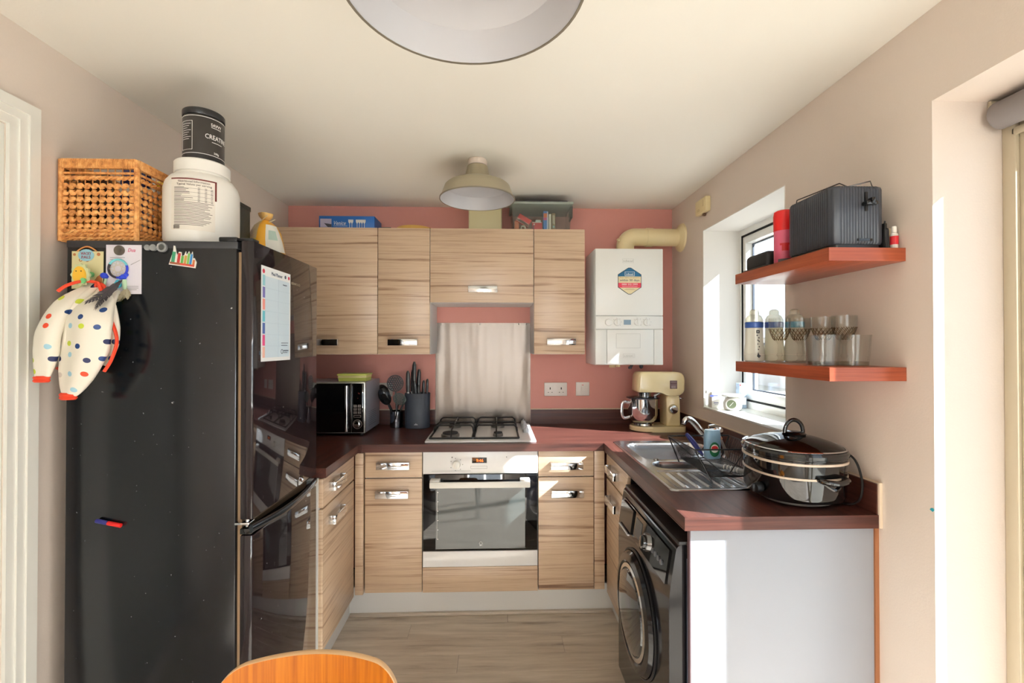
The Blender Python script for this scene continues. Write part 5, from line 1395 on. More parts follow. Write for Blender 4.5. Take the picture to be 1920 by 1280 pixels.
part('lever', B().tube(smooth_path([(1.045, 2.13, zt_ + 0.112), (1.02, 2.11, zt_ + 0.122), (0.985, 2.09, zt_ + 0.124)], 5), lambda u: 0.012 - 0.004 * u, 10, flat=0.5), chrome, t)

t = thing('dish_rack', 'black wire dish rack standing on the sink drainer', 'dish rack', (0.87, 1.79, ZT))
DX0, DX1, DRY0, DRY1, DZ0, DZT = 0.732, 0.995, 1.665, 1.925, ZT + 0.030, ZT + 0.120
bx0, bx1 = 0.778, 0.955
zf = ZT + 0.0065
part('rim', B().tube([(DX0, DRY0, DZT), (DX1, DRY0, DZT), (DX1, DRY1, DZT), (DX0, DRY1, DZT)], 0.0030, 8, loop=True), black_wire, t)
part('base_frame', B().tube([(bx0, DRY0 - 0.03, DZ0), (bx1, DRY0 - 0.03, DZ0), (bx1, DRY1 - 0.02, DZ0), (bx0, DRY1 - 0.02, DZ0)], 0.0028, 8, loop=True), black_wire, t)
for x0, x1 in ((DX0, bx0), (DX1, bx1)):
    b = B()
    for k in range(17):
        u = (k + 0.5) / 17
        y = DRY0 + (DRY1 - DRY0) * u
        y2 = DRY0 - 0.03 + (DRY1 - DRY0 + 0.01) * u
        b.tube([(x0, y, DZT), ((x0 + x1) / 2 + (0.004 if x0 < x1 else -0.004), (y + y2) / 2, (DZT + DZ0) / 2), (x1, y2, DZ0)], 0.0012, 5)
    part('side_wires', b, black_wire, t, stuff=True)
b = B()
for k in range(22):
    y2 = DRY0 - 0.03 + (DRY1 - DRY0 + 0.01) * (k + 0.5) / 22
    b.tube([(bx0, y2, DZ0 + 0.002), ((bx0 + bx1) / 2, y2, DZ0 - 0.006), (bx1, y2, DZ0 + 0.002)], 0.0013, 5)
part('base_wires', b, black_wire, t, stuff=True)
xm = (DX0 + DX1) / 2
for y, dy in ((DRY0, -0.03), (DRY1, -0.02)):
    part('end_brace', B().tube([(DX0, y, DZT), (bx0 + 0.045, y + dy * 0.8, DZ0 + 0.012), (bx0 + 0.075, y + dy * 0.8, DZ0 + 0.012), (xm + 0.055, y + dy * 0.1, DZT - 0.003), (bx1 - 0.005, y + dy, DZ0)], 0.0022, 7), black_wire, t)
for x0, x1 in ((DX0, bx0), (DX1, bx1)):
    for y, y2 in ((DRY0, DRY0 - 0.042), (DRY1, DRY1 + 0.0)):
        part('leg', B().tube([(x0, y, DZT), ((x0 * 0.45 + x1 * 0.55), y * 0.4 + y2 * 0.6, DZ0 + 0.03), (x1 * 1.0, y2, zf + 0.002)], 0.0030, 8), black_wire, t)
# things in and round the rack
t = thing('dish_soap_bottle', 'blue and white pack with green and red label inside dish rack', 'bottle', (0.885, 1.86, DZ0 + 0.008))
sf_ = Matrix.Translation((0.893, 1.865, DZ0 + 0.009)) @ Matrix.Rotation(R(6), 4, 'Z')
part('pack', B().lathe([(0.030, 0), (0.033, 0.004), (0.034, 0.09), (0.031, 0.115), (0.029, 0.118)], 0, 0, 0, 28, 1.0, 0.6, 3.0).xf(sf_), mat('pale_blue_pack', (150, 190, 222), 0.3, mottle=0.4, bscale=22), t)
sp_ = plane((0.893, 1.865 - 0.0212, DZ0 + 0.009), (1, 0, 0), (0, 0, 1))
part('green_label', B().prism(sp_, oval(0.021, 0.030, 0.040), 0, 0.0012), mat('green_label', (30, 110, 70), 0.4), t)
part('white_oval', B().prism(sp_, oval(0.016, 0.017, 0.044), 0.0012, 0.0018), ink_white, t)
part('red_logo', B().prism(sp_, oval(0.0135, 0.0095, 0.046), 0.0018, 0.0024), mat('label_red', (206, 40, 50), 0.4), t)
t = thing('scrubbing_brush', 'dark blue handled brush leaning at the back of the dish rack', 'brush', (0.83, 1.90, DZ0))
part('handle', B().tube(smooth_path([(0.862, 1.885, DZ0 + 0.014), (0.83, 1.90, DZ0 + 0.065), (0.802, 1.908, DZ0 + 0.103)], 5), lambda u: 0.006 + 0.005 * math.sin(PI * u), 10), mat('navy_handle', (40, 44, 110), 0.35), t)
t = thing('dish_brush', 'grey washing up brush with ribbed handle lying low in dish rack', 'brush', (0.90, 1.72, DZ0))
hb = [(0.820, 1.800, DZ0 + 0.010), (0.870, 1.725, DZ0 + 0.012), (0.905, 1.672, DZ0 + 0.009), (0.932, 1.635, DZ0 + 0.006)]
part('handle', B().tube(smooth_path(hb, 6), lambda u: 0.006 + 0.004 * (u > 0.55), 10), mat('pale_grey_handle', (150, 154, 160), 0.3), t)
b = B()
for k in range(5):
    p0 = Vector(hb[1]).lerp(Vector(hb[2]), 0.1 + 0.2 * k); d = (Vector(hb[2]) - Vector(hb[1])).normalized()
    b.cyl(p0 - d * 0.0018, p0 + d * 0.0018, 0.0105, seg=14)
part('grip_rib', b, mat('white_grip', (214, 214, 212), 0.4), t)
t = thing('chef_knife', 'steel knife with wood coloured handle leaning in the dish rack', 'knife', (0.93, 1.86, DZ0))
part('blade', B().mesh([V(0.925, 1.862, DZ0 + 0.085), V(0.938, 1.868, DZ0 + 0.085), V(0.965, 1.855, DZ0 + 0.012), V(0.946, 1.850, DZ0 + 0.012), V(0.925, 1.864, DZ0 + 0.085), V(0.938, 1.870, DZ0 + 0.085), V(0.965, 1.857, DZ0 + 0.012), V(0.946, 1.852, DZ0 + 0.012)], [(0, 1, 2, 3), (7, 6, 5, 4), (0, 4, 5, 1), (1, 5, 6, 2), (2, 6, 7, 3), (3, 7, 4, 0)]), steel, t)
part('handle', B().cyl((0.931, 1.866, DZ0 + 0.085), (0.905, 1.874, DZ0 + 0.128), 0.008, seg=12, bev=0.002), mat('tan_handle', (206, 150, 110), 0.5), t)
t = thing('sink_plug', 'black sink plug on the worktop beside the slow cooker', 'plug', (0.972, 1.585, ZT + 0.003))
part('plug', B().lathe([(0.014, 0), (0.018, 0.006), (0.018, 0.011), (0.006, 0.014), (0.004, 0.026), (0.006, 0.031), (0.003, 0.034)], 0.972, 1.588, ZT + 0.0065, 20), black_plastic, t)

# ================================================================== SLOW COOKER
KX, KY = 0.987, 1.492
t = thing('slow_cooker', 'black oval slow cooker with glass lid at the end of the worktop', 'slow cooker', (KX, KY, ZT))
KS = dict(seg=64, sx=1.0, sy=1.02, n=2.35)
gl_black = mat('mirror_black_enamel', (10, 10, 12), 0.035, coat=0.8)
part('body', B().lathe([(0.112, 0.016), (0.134, 0.022), (0.140, 0.036), (0.1405, 0.150), (0.143, 0.153), (0.143, 0.156)], KX, KY, ZT, **KS), gl_black, t)
part('foot_ring', B().lathe([(0.090, 0.004), (0.104, 0.006), (0.112, 0.0155)], KX, KY, ZT, **KS), mat('grey_silver_base', (150, 146, 138), 0.35, 0.4), t)
for a in (40, 140, 220, 320):
    part('foot', B().cyl((KX + 0.080 * math.cos(R(a)), KY + 0.080 * math.sin(R(a)), ZT + 0.0003), (KX + 0.080 * math.cos(R(a)), KY + 0.080 * math.sin(R(a)), ZT + 0.0045), 0.010, seg=12), rubber, t)
trim_w = mat('pale_trim_band', (206, 190, 172), 0.35)
part('trim_band', B().lathe([(0.1412, 0.138), (0.1445, 0.1385), (0.1445, 0.1455), (0.1412, 0.146)], KX, KY, ZT, cap0=False, cap1=False, **KS), trim_w, t)
part('trim_band', B().lathe([(0.1408, 0.094), (0.1425, 0.0945), (0.1425, 0.1005), (0.1408, 0.101)], KX, KY, ZT, cap0=False, cap1=False, **KS), trim_w, t)
part('stoneware_rim', B().lathe([(0.137, 0.150), (0.146, 0.158), (0.147, 0.168), (0.143, 0.175), (0.136, 0.175), (0.130, 0.165)], KX, KY, ZT, cap0=False, cap1=False, **KS), mat('black_stoneware', (18, 18, 20), 0.08, coat=0.6), t)
lid = part('lid', B().lathe([(0.138, 0.1755), (0.132, 0.181), (0.110, 0.192), (0.075, 0.203), (0.035, 0.209), (0.030, 0.210)], KX, KY, ZT, cap0=False, **KS), clear_glass('dark_lid_glass', (70, 66, 62), 1.2, 0.02), t)
part('lid_rim', B().lathe([(0.1405, 0.1752), (0.143, 0.179), (0.1395, 0.1815), (0.136, 0.179)], KX, KY, ZT, cap0=False, cap1=False, **KS), chrome, lid)
kb = B().lathe([(0.034, 0.209), (0.036, 0.214), (0.026, 0.220), (0.012, 0.222)], KX + 0.005, KY, ZT, 28)
kb.tube([(KX + 0.005 + 0.031 * math.cos(R(a)), KY, ZT + 0.220 + 0.038 * math.sin(R(a))) for a in range(-8, 189, 14)], 0.0068, 12, flat=0.75)
part('lid_knob', kb, black_gloss, lid)
part('pot_inside', B().lathe([(0.128, 0.150), (0.120, 0.060), (0.10, 0.04)], KX, KY, ZT, cap0=False, **KS), mat('black_stoneware', (18, 18, 20), 0.08), t)
hy = KY - 0.143
hand = [(KX - 0.012, hy + 0.004, ZT + 0.100), (KX - 0.008, hy - 0.014, ZT + 0.098), (KX + 0.030, hy - 0.022, ZT + 0.094), (KX + 0.066, hy - 0.012, ZT + 0.098), (KX + 0.072, hy + 0.012, ZT + 0.100)]
part('side_handle', B().tube(smooth_path(hand, 6), 0.0085, 10, flat=1.1).tube(smooth_path([(KX - 0.004, hy + 0.003, ZT + 0.095), (KX + 0.030, hy - 0.012, ZT + 0.072), (KX + 0.062, hy + 0.006, ZT + 0.092)], 6), 0.006, 8), gl_black, t)
part('control_knob', B().cyl((KX - 0.139, KY - 0.05, ZT + 0.052), (KX - 0.163, KY - 0.058, ZT + 0.052), 0.016, 0.014, 24, 0.002).box(KX - 0.170, KX - 0.150, KY - 0.060, KY - 0.053, ZT + 0.040, ZT + 0.064, 0.002), black_plastic, t)
part('power_cord', B().tube(smooth_path([(1.098, 1.50, ZT + 0.158), (1.112, 1.44, ZT + 0.165), (1.124, 1.40, ZT + 0.150), (1.128, 1.378, ZT + 0.105), (1.126, 1.372, ZT + 0.055), (1.119, 1.385, ZT + 0.018), (1.10, 1.42, ZT + 0.006), (1.09, 1.56, ZT + 0.006)], 8), 0.0034, 8), black_plastic, t)

# ================================================================== WASHING MACHINE
t = thing('washing_machine', 'black glossy washing machine under the right worktop', 'washing machine', (0.82, 1.66, 0))
LX0, LY0, LY1, LZ = 0.522, 1.372, 1.945, 0.822
wm_b = mat('black_machine_gloss', (16, 16, 20), 0.12, coat=0.1, spec=0.4, bump=0.02, bscale=14)
wm_s = mat('black_machine_side', (26, 28, 34), 0.22, bump=0.04, bscale=30, mottle=0.25)
part('cabinet', B().box(LX0 + 0.055, 1.10, LY0, LY1, 0.025, LZ - 0.014, 0.004), wm_s, t)
part('top_cover', B().box(LX0 + 0.03, 1.105, LY0 - 0.001, LY1 + 0.001, LZ - 0.0135, LZ, 0.004), mat('black_machine_top', (24, 23, 24), 0.4), t)
ff = lambda x, y, z=0.0: V(LX0 + x, LY0 + z, y)
side_out = rounded([(0.054, 0.03), (0.0, 0.03), (0.0, 0.66), (0.024, 0.808), (0.054, 0.816)], [0.002, 0.02, 0.05, 0.022, 0.002])
part('front_panel', B().rings([[V(LX0 + x, yy_, z) for x, z in side_out] for yy_ in (LY0 - 0.001, LY1 + 0.001)]), wm_b, t)
cs = V(0.022, 0, 0.142).normalized()
cpf = plane((LX0 + 0.0005, LY1 - 0.02, 0.664), (0, -1, 0), cs)
part('control_strip', B().patch(cpf, 0.02, 0.52, 0.012, 0.118, 0, 0.004), mat('black_control_gloss', (12, 12, 15), 0.05, coat=0.6), t)
part('drawer', B().patch(cpf, 0.03, 0.17, 0.02, 0.11, 0.004, 0.010).patch(cpf, 0.045, 0.155, 0.014, 0.021, 0.004, 0.014), wm_b, t)
part('drawer_grip', B().patch(cpf, 0.04, 0.165, 0.012, 0.016, 0.010, 0.018), mat('pale_edge_strip', (214, 216, 222), 0.25), t)
part('program_display', B().patch(cpf, 0.20, 0.27, 0.035, 0.10, 0.004, 0.0055), mat('wm_display', (70, 78, 84), 0.15), t)
part('program_dial', B().cyl(cpf(0.33, 0.06, 0.004), cpf(0.33, 0.06, 0.024), 0.026, 0.023, 28, 0.002), black_gloss, t)
part('dial_ring', B().ring(cpf, 0.33, 0.06, 0.024, 0.030, 0.004, 0.012), chrome, t)
b = B()
for k in range(4):
    b.disc(cpf, 0.395 + k * 0.027, 0.06, 0.008, 0.004, 0.008)
part('button', b, mat('grey_button', (96, 98, 104), 0.3), t)
dy, dz = 1.690, 0.430
prof = [(0.205, -0.002), (0.207, 0.010), (0.198, 0.022), (0.172, 0.026), (0.160, 0.018)]
def porthole(prof, **k):
    b = B().lathe(prof, 0, 0, 0, 56, **k)
    return b.xf(Matrix.Translation((LX0, dy, dz)) @ Matrix.Rotation(R(-90), 4, 'Y'))
part('door_ring', porthole(prof, cap1=False), wm_b, t)
part('door_chrome', porthole([(0.160, 0.017), (0.162, 0.024), (0.148, 0.026), (0.146, 0.016)], cap0=False, cap1=False), chrome, t)
part('door_glass', porthole([(0.150, 0.014), (0.140, 0.030), (0.110, 0.038), (0.05, 0.042)]), mat('dark_porthole_glass', (30, 32, 34), 0.04, coat=0.8), t)
part('door_catch', porthole([(0.214, -0.001), (0.216, 0.004), (0.209, 0.006)], cap1=False), black_plastic, t)
edge = B().box(LX0 + 0.0545, LX0 + 0.0625, LY0 - 0.004, LY0 + 0.001, 0.05, 0.77, 0.001)
part('corner_seam', edge, mat('silver_blue_seam', (86, 96, 116), 0.3, 0.5), t)
b = B()
for z0, z1 in ((0.60, 0.74), (0.36, 0.52)):
    b.prism(plane((LX0 + 0.085, LY0 - 0.002, 0), (1, 0, 0), (0, 0, 1)), rounded([(0.012, z0), (0.0, z0 + 0.03), (0.0, z1 - 0.03), (0.012, z1), (0.03, z1), (0.03, z0)], 0.012), 0, 0.002)
part('side_pressing', b, black_plastic, t)
part('kick_panel', B().box(LX0 + 0.02, LX0 + 0.06, LY0 + 0.005, LY1 - 0.005, 0.004, 0.03), black_plastic, t)

# ================================================================== SHELVES AND WHAT STANDS ON THEM
def shelf(z0, z1, label):
    t = thing('floating_shelf', label, 'shelf', (1.04, 1.49, z0), 'cherry floating shelves')
    part('board', B().box(0.930, XR - 0.0005, 1.243, 1.742, z0, z1, 0.0012), cherry, t)
    part('edge_tape', B().box(0.9285, XR - 0.0005, 1.2415, 1.243, z0 + 0.0003, z1 - 0.0003), cherry_x, t)
    part('edge_tape', B().box(0.9285, 0.930, 1.2435, 1.742, z0 + 0.0003, z1 - 0.0003), cherry, t)
    return t
shelf(1.656, 1.694, 'upper cherry wood floating shelf holding the black toaster')
shelf(1.3185, 1.3575, 'lower cherry wood floating shelf holding bottles and glasses')
S1, S2 = 1.6945, 1.358

t = thing('toaster', 'dark grey ribbed toaster on the upper shelf', 'toaster', (1.03, 1.36, S1))
TX0, TX1, TY0, TY1, TZ0, TZ1 = 0.950, 1.104, 1.254, 1.462, S1 + 0.012, S1 + 0.178
def ribbed_outline(x0, x1, y0, y1, r, pitch, amp):
    base = []
    segs = [((x0 + r, y0), (x1 - r, y0)), ((x1, y0 + r), (x1, y1 - r)), ((x1 - r, y1), (x0 + r, y1)), ((x0, y1 - r), (x0, y0 + r))]
    cs_ = [(x1 - r, y0 + r, -90), (x1 - r, y1 - r, 0), (x0 + r, y1 - r, 90), (x0 + r, y0 + r, 180)]
    for (a, c), (cx, cy_, a0) in zip(segs, cs_):
        n = max(2, int(round(math.dist(a, c) / pitch))) * 6
        for k in range(n):
            base.append((a[0] + (c[0] - a[0]) * k / n, a[1] + (c[1] - a[1]) * k / n, k % 6))
        for k in range(12):
            an = R(a0 + 90 * k / 12)
            base.append((cx + r * math.cos(an), cy_ + r * math.sin(an), k % 6))
    out = []
    m = len(base)
    for i, (x, y, k) in enumerate(base):
        p, q = base[i - 1], base[(i + 1) % m]
        t_ = Vector((q[0] - p[0], q[1] - p[1])).normalized()
        d = amp * (0.5 - 0.5 * math.cos(2 * PI * k / 6))
        out.append((x - t_.y * d, y + t_.x * d))
    return out
ol = ribbed_outline(TX0, TX1, TY0, TY1, 0.022, 0.0088, 0.0016)
cxx, cyy = (TX0 + TX1) / 2, (TY0 + TY1) / 2
toast_m = mat('slate_toaster', (52, 56, 64), 0.34)
def sc(s, z): return [V(cxx + (x - cxx) * s, cyy + (y - cyy) * s, z) for x, y in ol]
part('body', B().rings([sc(0.97, TZ0), sc(1.0, TZ0 + 0.006), sc(1.0, TZ1 - 0.010), sc(0.985, TZ1 - 0.003), sc(0.95, TZ1)]), toast_m, t, smooth=50)
part('base', B().boxv(TX0 + 0.006, TX1 - 0.006, TY0 + 0.006, TY1 - 0.006, S1 + 0.002, TZ0 - 0.0005, 0.018), black_plastic, t)
for x in (TX0 + 0.022, TX1 - 0.022):
    for y in (TY0 + 0.022, TY1 - 0.022):
        part('foot', B().cyl((x, y, S1 + 0.0002), (x, y, S1 + 0.004), 0.007, seg=12), rubber, t)
for x in (0.990, 1.062):
    part('slot', B().box(x - 0.012, x + 0.012, TY0 + 0.035, TY1 - 0.025, TZ1 - 0.001, TZ1 + 0.001), gap_dark, t)
lv = B().box(1.043, 1.051, TY0 - 0.002, TY0 + 0.003, TZ1 - 0.072, TZ1 - 0.018, 0.001)
part('lever_slot', lv, gap_dark, t)
part('lever', B().box(1.030, 1.064, TY0 - 0.024, TY0 - 0.001, TZ1 - 0.060, TZ1 - 0.048, 0.004).box(1.042, 1.052, TY0 - 0.028, TY0 - 0.010, TZ1 - 0.058, TZ1 - 0.040, 0.003), black_gloss, t)
part('crumb_tray', B().boxv(1.020, 1.062, TY0 - 0.004, TY0 + 0.002, TZ0 + 0.008, TZ0 + 0.015, 0.002), black_gloss, t)
part('warming_rack', B().tube([(0.975, 1.452, TZ1 - 0.002), (0.975, 1.445, TZ1 + 0.018), (1.005, 1.30, TZ1 + 0.022), (1.012, 1.275, TZ1 + 0.002)], 0.0018, 7).tube([(1.015, 1.31, TZ1 + 0.002), (1.02, 1.30, TZ1 + 0.010), (1.085, 1.285, TZ1 + 0.024), (1.088, 1.28, TZ1 + 0.002)], 0.0018, 7), mat('dark_steel_wire', (80, 76, 74), 0.3, 0.8), t)

t = thing('sweet_tin', 'pink tin with bright red top beside the toaster on the upper shelf', 'tin', (0.985, 1.53, S1))
part('tin_body', B().lathe([(0.029, 0), (0.030, 0.002), (0.030, 0.115)], 0.985, 1.53, S1 + 0.0005, 32), mat('pink_tin', (214, 96, 126), 0.35, mottle=0.08, bscale=30), t)
part('lid', B().lathe([(0.0305, 0), (0.031, 0.002), (0.0315, 0.052), (0.029, 0.066), (0.022, 0.070)], 0.985, 1.53, S1 + 0.116, 32), mat('scarlet_lid', (222, 30, 32), 0.4), t)
wt_ = wrap(0.985, 1.53, 0.0302, R(-28), S1)
part('printed_scarf', B().patch(wt_, -0.008, 0.012, 0.045, 0.070, 0, 0.0005, 4).patch(wt_, -0.014, 0.022, 0.064, 0.071, 0, 0.0005, 6), mat('scarlet_print', (206, 36, 40), 0.4), t)
part('printed_ground', B().patch(wt_, -0.02, 0.03, 0.006, 0.018, 0, 0.0005, 8), mat('charcoal_print', (70, 66, 70), 0.4), t)
t = thing('black_tray', 'black rounded plastic box lying at far end of the upper shelf', 'box', (1.03, 1.64, S1))
part('tray_body', B().box(0.952, 1.10, 1.575, 1.715, S1 + 0.001, S1 + 0.062, 0.016, 4), black_matte, t)
part('tray_flange', B().box(0.945, 1.105, 1.570, 1.722, S1 + 0.0005, S1 + 0.010, 0.004), black_plastic, t)
t = thing('tilted_lid', 'black board propped on the black box behind the pink tin', 'lid', (1.05, 1.64, S1 + 0.06))
b = B().box(-0.05, 0.05, -0.005, 0.005, 0, 0.085, 0.003)
b.xf(Matrix.Translation((1.075, 1.60, S1 + 0.0635)) @ Matrix.Rotation(R(20), 4, 'X'))
part('board', b, black_matte, t)
t = thing('black_pouch', 'black zipped pouch at near end of the upper shelf by the wall', 'pouch', (1.12, 1.28, S1))
part('pouch', B().box(1.106, 1.124, 1.262, 1.33, S1 + 0.0005, S1 + 0.062, 0.007, 3), black_matte, t)
part('zip_end', B().box(1.110, 1.119, 1.266, 1.28, S1 + 0.060, S1 + 0.076, 0.003), black_plastic, t)
part('pouch_cable', B().tube(smooth_path([(1.109, 1.258, S1 + 0.003), (1.104, 1.257, S1 + 0.04), (1.108, 1.262, S1 + 0.078), (1.113, 1.27, S1 + 0.07)], 6), 0.002, 7), black_plastic, t)
t = thing('small_spray', 'small white bottle with red label standing at upper shelf end', 'bottle', (1.133, 1.262, S1))
part('bottle_body', B().lathe([(0.009, 0), (0.0095, 0.002), (0.0095, 0.040), (0.006, 0.046)], 1.1345, 1.262, S1 + 0.0005, 20), white_plastic, t)
part('red_label', B().patch(wrap(1.1345, 1.262, 0.0096, 0, S1), -0.026, 0.026, 0.012, 0.036, 0, 0.0006, 20), mat('label_red', (206, 40, 50), 0.4), t)
part('cap', B().lathe([(0.0065, 0), (0.0065, 0.016), (0.005, 0.018)], 1.1345, 1.262, S1 + 0.047, 16), white_plastic, t)
t = thing('cream_carton', 'little cream carton standing behind the small white bottle', 'carton', (1.134, 1.30, S1))
part('carton', B().box(1.127, 1.148, 1.285, 1.305, S1 + 0.0005, S1 + 0.066, 0.001), mat('cream_carton', (222, 210, 184), 0.6), t)

# baby bottles
def baby_bottle(x, y, body_m, collar, label, motif):
    t = thing('baby_bottle', label, 'baby bottle', (x, y, S2), 'baby bottles on the lower shelf')
    part('bottle_body', B().lathe([(0.030, 0.0), (0.034, 0.004), (0.0355, 0.025), (0.0345, 0.045), (0.0305, 0.075), (0.0300, 0.118), (0.0295, 0.126)], x, y, S2 + 0.0005, 32), body_m, t)
    part('base_line', B().lathe([(0.0355, 0.026), (0.0360, 0.027), (0.0355, 0.028)], x, y, S2, 32, cap0=False, cap1=False), mat('frosted_line', (222, 220, 210), 0.5), t)
    part('collar', B().lathe([(0.030, 0), (0.0315, 0.002), (0.0315, 0.020), (0.030, 0.022)], x, y, S2 + 0.127, 32), collar, t)
    part('cap', B().lathe([(0.030, 0), (0.0295, 0.010), (0.024, 0.022), (0.0165, 0.027), (0.0165, 0.036), (0.0145, 0.043), (0.008, 0.047)], x, y, S2 + 0.1495, 32), clear_glass('milky_cap', (240, 238, 226), 0.9, 0.1, milk=0.35), t)
    if motif:
        bf_ = wrap(x, y, 0.0312, R(-6), S2)
        bg_ = wrap(x, y, 0.0362, R(-6), S2)
        b = B().frame(bf_, -0.006, 0.006, 0.106, 0.118, 0.004, 0, 0.0008)
        for k, yy_ in enumerate((0.098, 0.089, 0.080, 0.076)):
            b.disc(bf_, (-0.003, 0.003, 0.0, 0.004)[k], yy_, 0.0026, 0, 0.0008, 8)
        b.prism(bg_, [(-0.006, 0.020), (0.001, 0.014), (0.008, 0.022), (0.002, 0.026), (-0.002, 0.036), (-0.004, 0.028)], 0, 0.0008)
        for k, yy_ in enumerate((0.066, 0.056, 0.046)):
            b.disc(bg_, (-0.003, 0.002, -0.001)[k], yy_, 0.0022, 0, 0.0008, 8)
        part('printed_motifs', b, mat('charcoal_motif', (60, 62, 66), 0.5), t)
    return t
blue_c = mat('blue_collar', (56, 92, 166), 0.35)
baby_bottle(0.975, 1.695, milky_bottle, blue_c, 'milky baby bottle with blue collar and dark motifs at far left of shelf', True)
baby_bottle(1.049, 1.690, milky_bottle_y, blue_c, 'yellowish baby bottle with blue collar second from the left', False)
baby_bottle(1.112, 1.665, milky_bottle, mat('pale_blue_collar', (90, 170, 206), 0.35), 'white baby bottle with light blue collar behind the cut glass goblets', False)
# cut-glass goblets
def goblet(x, y, label):
    t = thing('goblet', label, 'glass', (x, y, S2), 'cut glass goblets on the lower shelf')
    part('foot', B().lathe([(0.031, 0), (0.031, 0.0015), (0.012, 0.006), (0.006, 0.012)], x, y, S2 + 0.0005, 32), drink_glass, t)
    part('stem', B().lathe([(0.006, 0.012), (0.0055, 0.018), (0.0105, 0.026), (0.0065, 0.034), (0.0055, 0.060), (0.009, 0.070), (0.014, 0.0745)], x, y, S2 + 0.001, 16), drink_glass, t)
    bowl_ = part('bowl', B().lathe([(0.014, 0.075), (0.026, 0.090), (0.0335, 0.112), (0.035, 0.135), (0.0345, 0.156), (0.0335, 0.156), (0.0338, 0.135), (0.032, 0.113), (0.024, 0.092)], x, y, S2 + 0.001, 36, cap0=False, cap1=False), drink_glass, t)
    b = B()
    for s in (-1, 1):
        for k in range(16):
            pts = []
            for q in range(7):
                u = q / 6
                z = 0.078 + 0.040 * u
                r = 0.0165 + (0.0342 - 0.0165) * (u ** 0.7)
                a = 2 * PI * k / 16 + s * u * 0.9
                pts.append((x + r * math.cos(a), y + r * math.sin(a), S2 + 0.001 + z))
            b.tube(pts, 0.0011, 5)
    part('cut_pattern', b, clear_glass('cut_glass_facets', (228, 220, 204), 1.1, 0.1), bowl_, stuff=True)
    return t
g0 = goblet(1.004, 1.585, 'cut glass goblet nearest the baby bottles on the lower shelf')
dup(g0, (1.071, 1.577, S2), 'cut glass goblet second from left in front of the pale blue collared bottle')
dup(g0, (1.096, 1.495, S2), 'cut glass goblet third from left partly behind the square tumblers')
dup(g0, (1.110, 1.420, S2), 'cut glass goblet furthest right close to the wall behind the tumblers')
def tumbler(x, y, label):
    t = thing('tumbler', label, 'glass', (x, y, S2), 'clear tumblers on the lower shelf')
    part('wall', B().lathe([(0.036, 0.001), (0.0425, 0.092), (0.0408, 0.092), (0.034, 0.014)], x, y, S2 + 0.0005, 40, 1, 1, 3.2, cap0=False, cap1=False), drink_glass, t)
    part('base', B().lathe([(0.0352, 0.0012), (0.0352, 0.013)], x, y, S2 + 0.0005, 40, 1, 1, 3.2), clear_glass('thick_glass_base', (232, 232, 226), 1.2, 0.03), t)
    return t
g1 = tumbler(0.983, 1.345, 'clear square based tumbler at left in the tumbler pair')
dup(g1, (1.070, 1.338, S2), 'clear square based tumbler at right nearest the shelf end')

# ================================================================== WINDOW SILL
WS = WZ0 + 0.0042
t = thing('kitchen_scale', 'white kitchen scale with round green dial on the window sill', 'scale', (1.235, 2.36, WS))
part('scale_body', B().lathe([(0.036, 0), (0.044, 0.006), (0.046, 0.035), (0.036, 0.062), (0.026, 0.068)], 1.24, 2.36, WS + 0.0003, 32, 1.0, 1.0), white_plastic, t)
part('scale_plate', B().lathe([(0.026, 0.0), (0.052, 0.004), (0.056, 0.012), (0.050, 0.012)], 1.24, 2.36, WS + 0.0685, 36), white_plastic, t)
b = B().cyl((0, 0, 0), (0, 0, 0.008), 0.027, seg=32)
M = Matrix.Translation((1.215, 2.323, WS + 0.034)) @ Vector((-0.45, -0.9, 0.08)).to_track_quat('Z', 'Y').to_matrix().to_4x4()
part('dial_ring', b.xf(M), white_plastic, t)
part('dial_face', B().cyl((0, 0, 0.0082), (0, 0, 0.0094), 0.022, seg=32).xf(M), mat('olive_dial', (112, 122, 92), 0.4), t)
part('dial_needle', B().box(-0.0012, 0.0012, -0.014, 0.014, 0.0095, 0.0102).xf(M @ Matrix.Rotation(R(-40), 4, 'Z')), ink_white, t)
t = thing('pill_carton', 'white carton with blue emblem standing at far end of sill', 'carton', (1.185, 2.455, WS))
part('carton', B().box(1.163, 1.208, 2.43, 2.478, WS + 0.0003, WS + 0.088, 0.002), white_plastic, t)
pcf = plane((1.163, 2.4296, WS), (1, 0, 0), (0, 0, 1))
part('emblem', B().prism(pcf, oval(0.012, 0.006, 0.066), 0, 0.0008).patch(pcf, 0.012, 0.034, 0.066, 0.070).patch(pcf, 0.010, 0.036, 0.026, 0.030).patch(pcf, 0.014, 0.034, 0.018, 0.020), mat('navy_emblem', (70, 80, 140), 0.5), t)
t = thing('glass_vial', 'small clear glass jar beside the white carton on the sill', 'jar', (1.157, 2.462, WS))
part('jar', B().lathe([(0.0075, 0), (0.0085, 0.004), (0.0085, 0.065), (0.006, 0.075)], 1.1515, 2.468, WS + 0.0003, 16), drink_glass, t)
part('jar_lid', B().lathe([(0.0068, 0), (0.0068, 0.016)], 1.1515, 2.468, WS + 0.0757, 16), white_plastic, t)
t = thing('patterned_box', 'small blue and white patterned box by the window frame on sill', 'box', (1.325, 2.42, WS))
part('box', B().box(1.300, 1.342, 2.405, 2.44, WS + 0.0003, WS + 0.135, 0.002), mat('blue_grey_pattern', (150, 168, 190), 0.4, mottle=0.45, bscale=70), t)
pbf = plane((1.300, 2.4046, WS), (1, 0, 0), (0, 0, 1))
part('printed_band', B().patch(pbf, 0.004, 0.038, 0.120, 0.131), ink_white, t)
part('printed_ring', B().ring(pbf, 0.018, 0.092, 0.006, 0.011), ink_white, t)
part('printed_band', B().patch(pbf, 0.004, 0.038, 0.02, 0.06), ink_white, t)
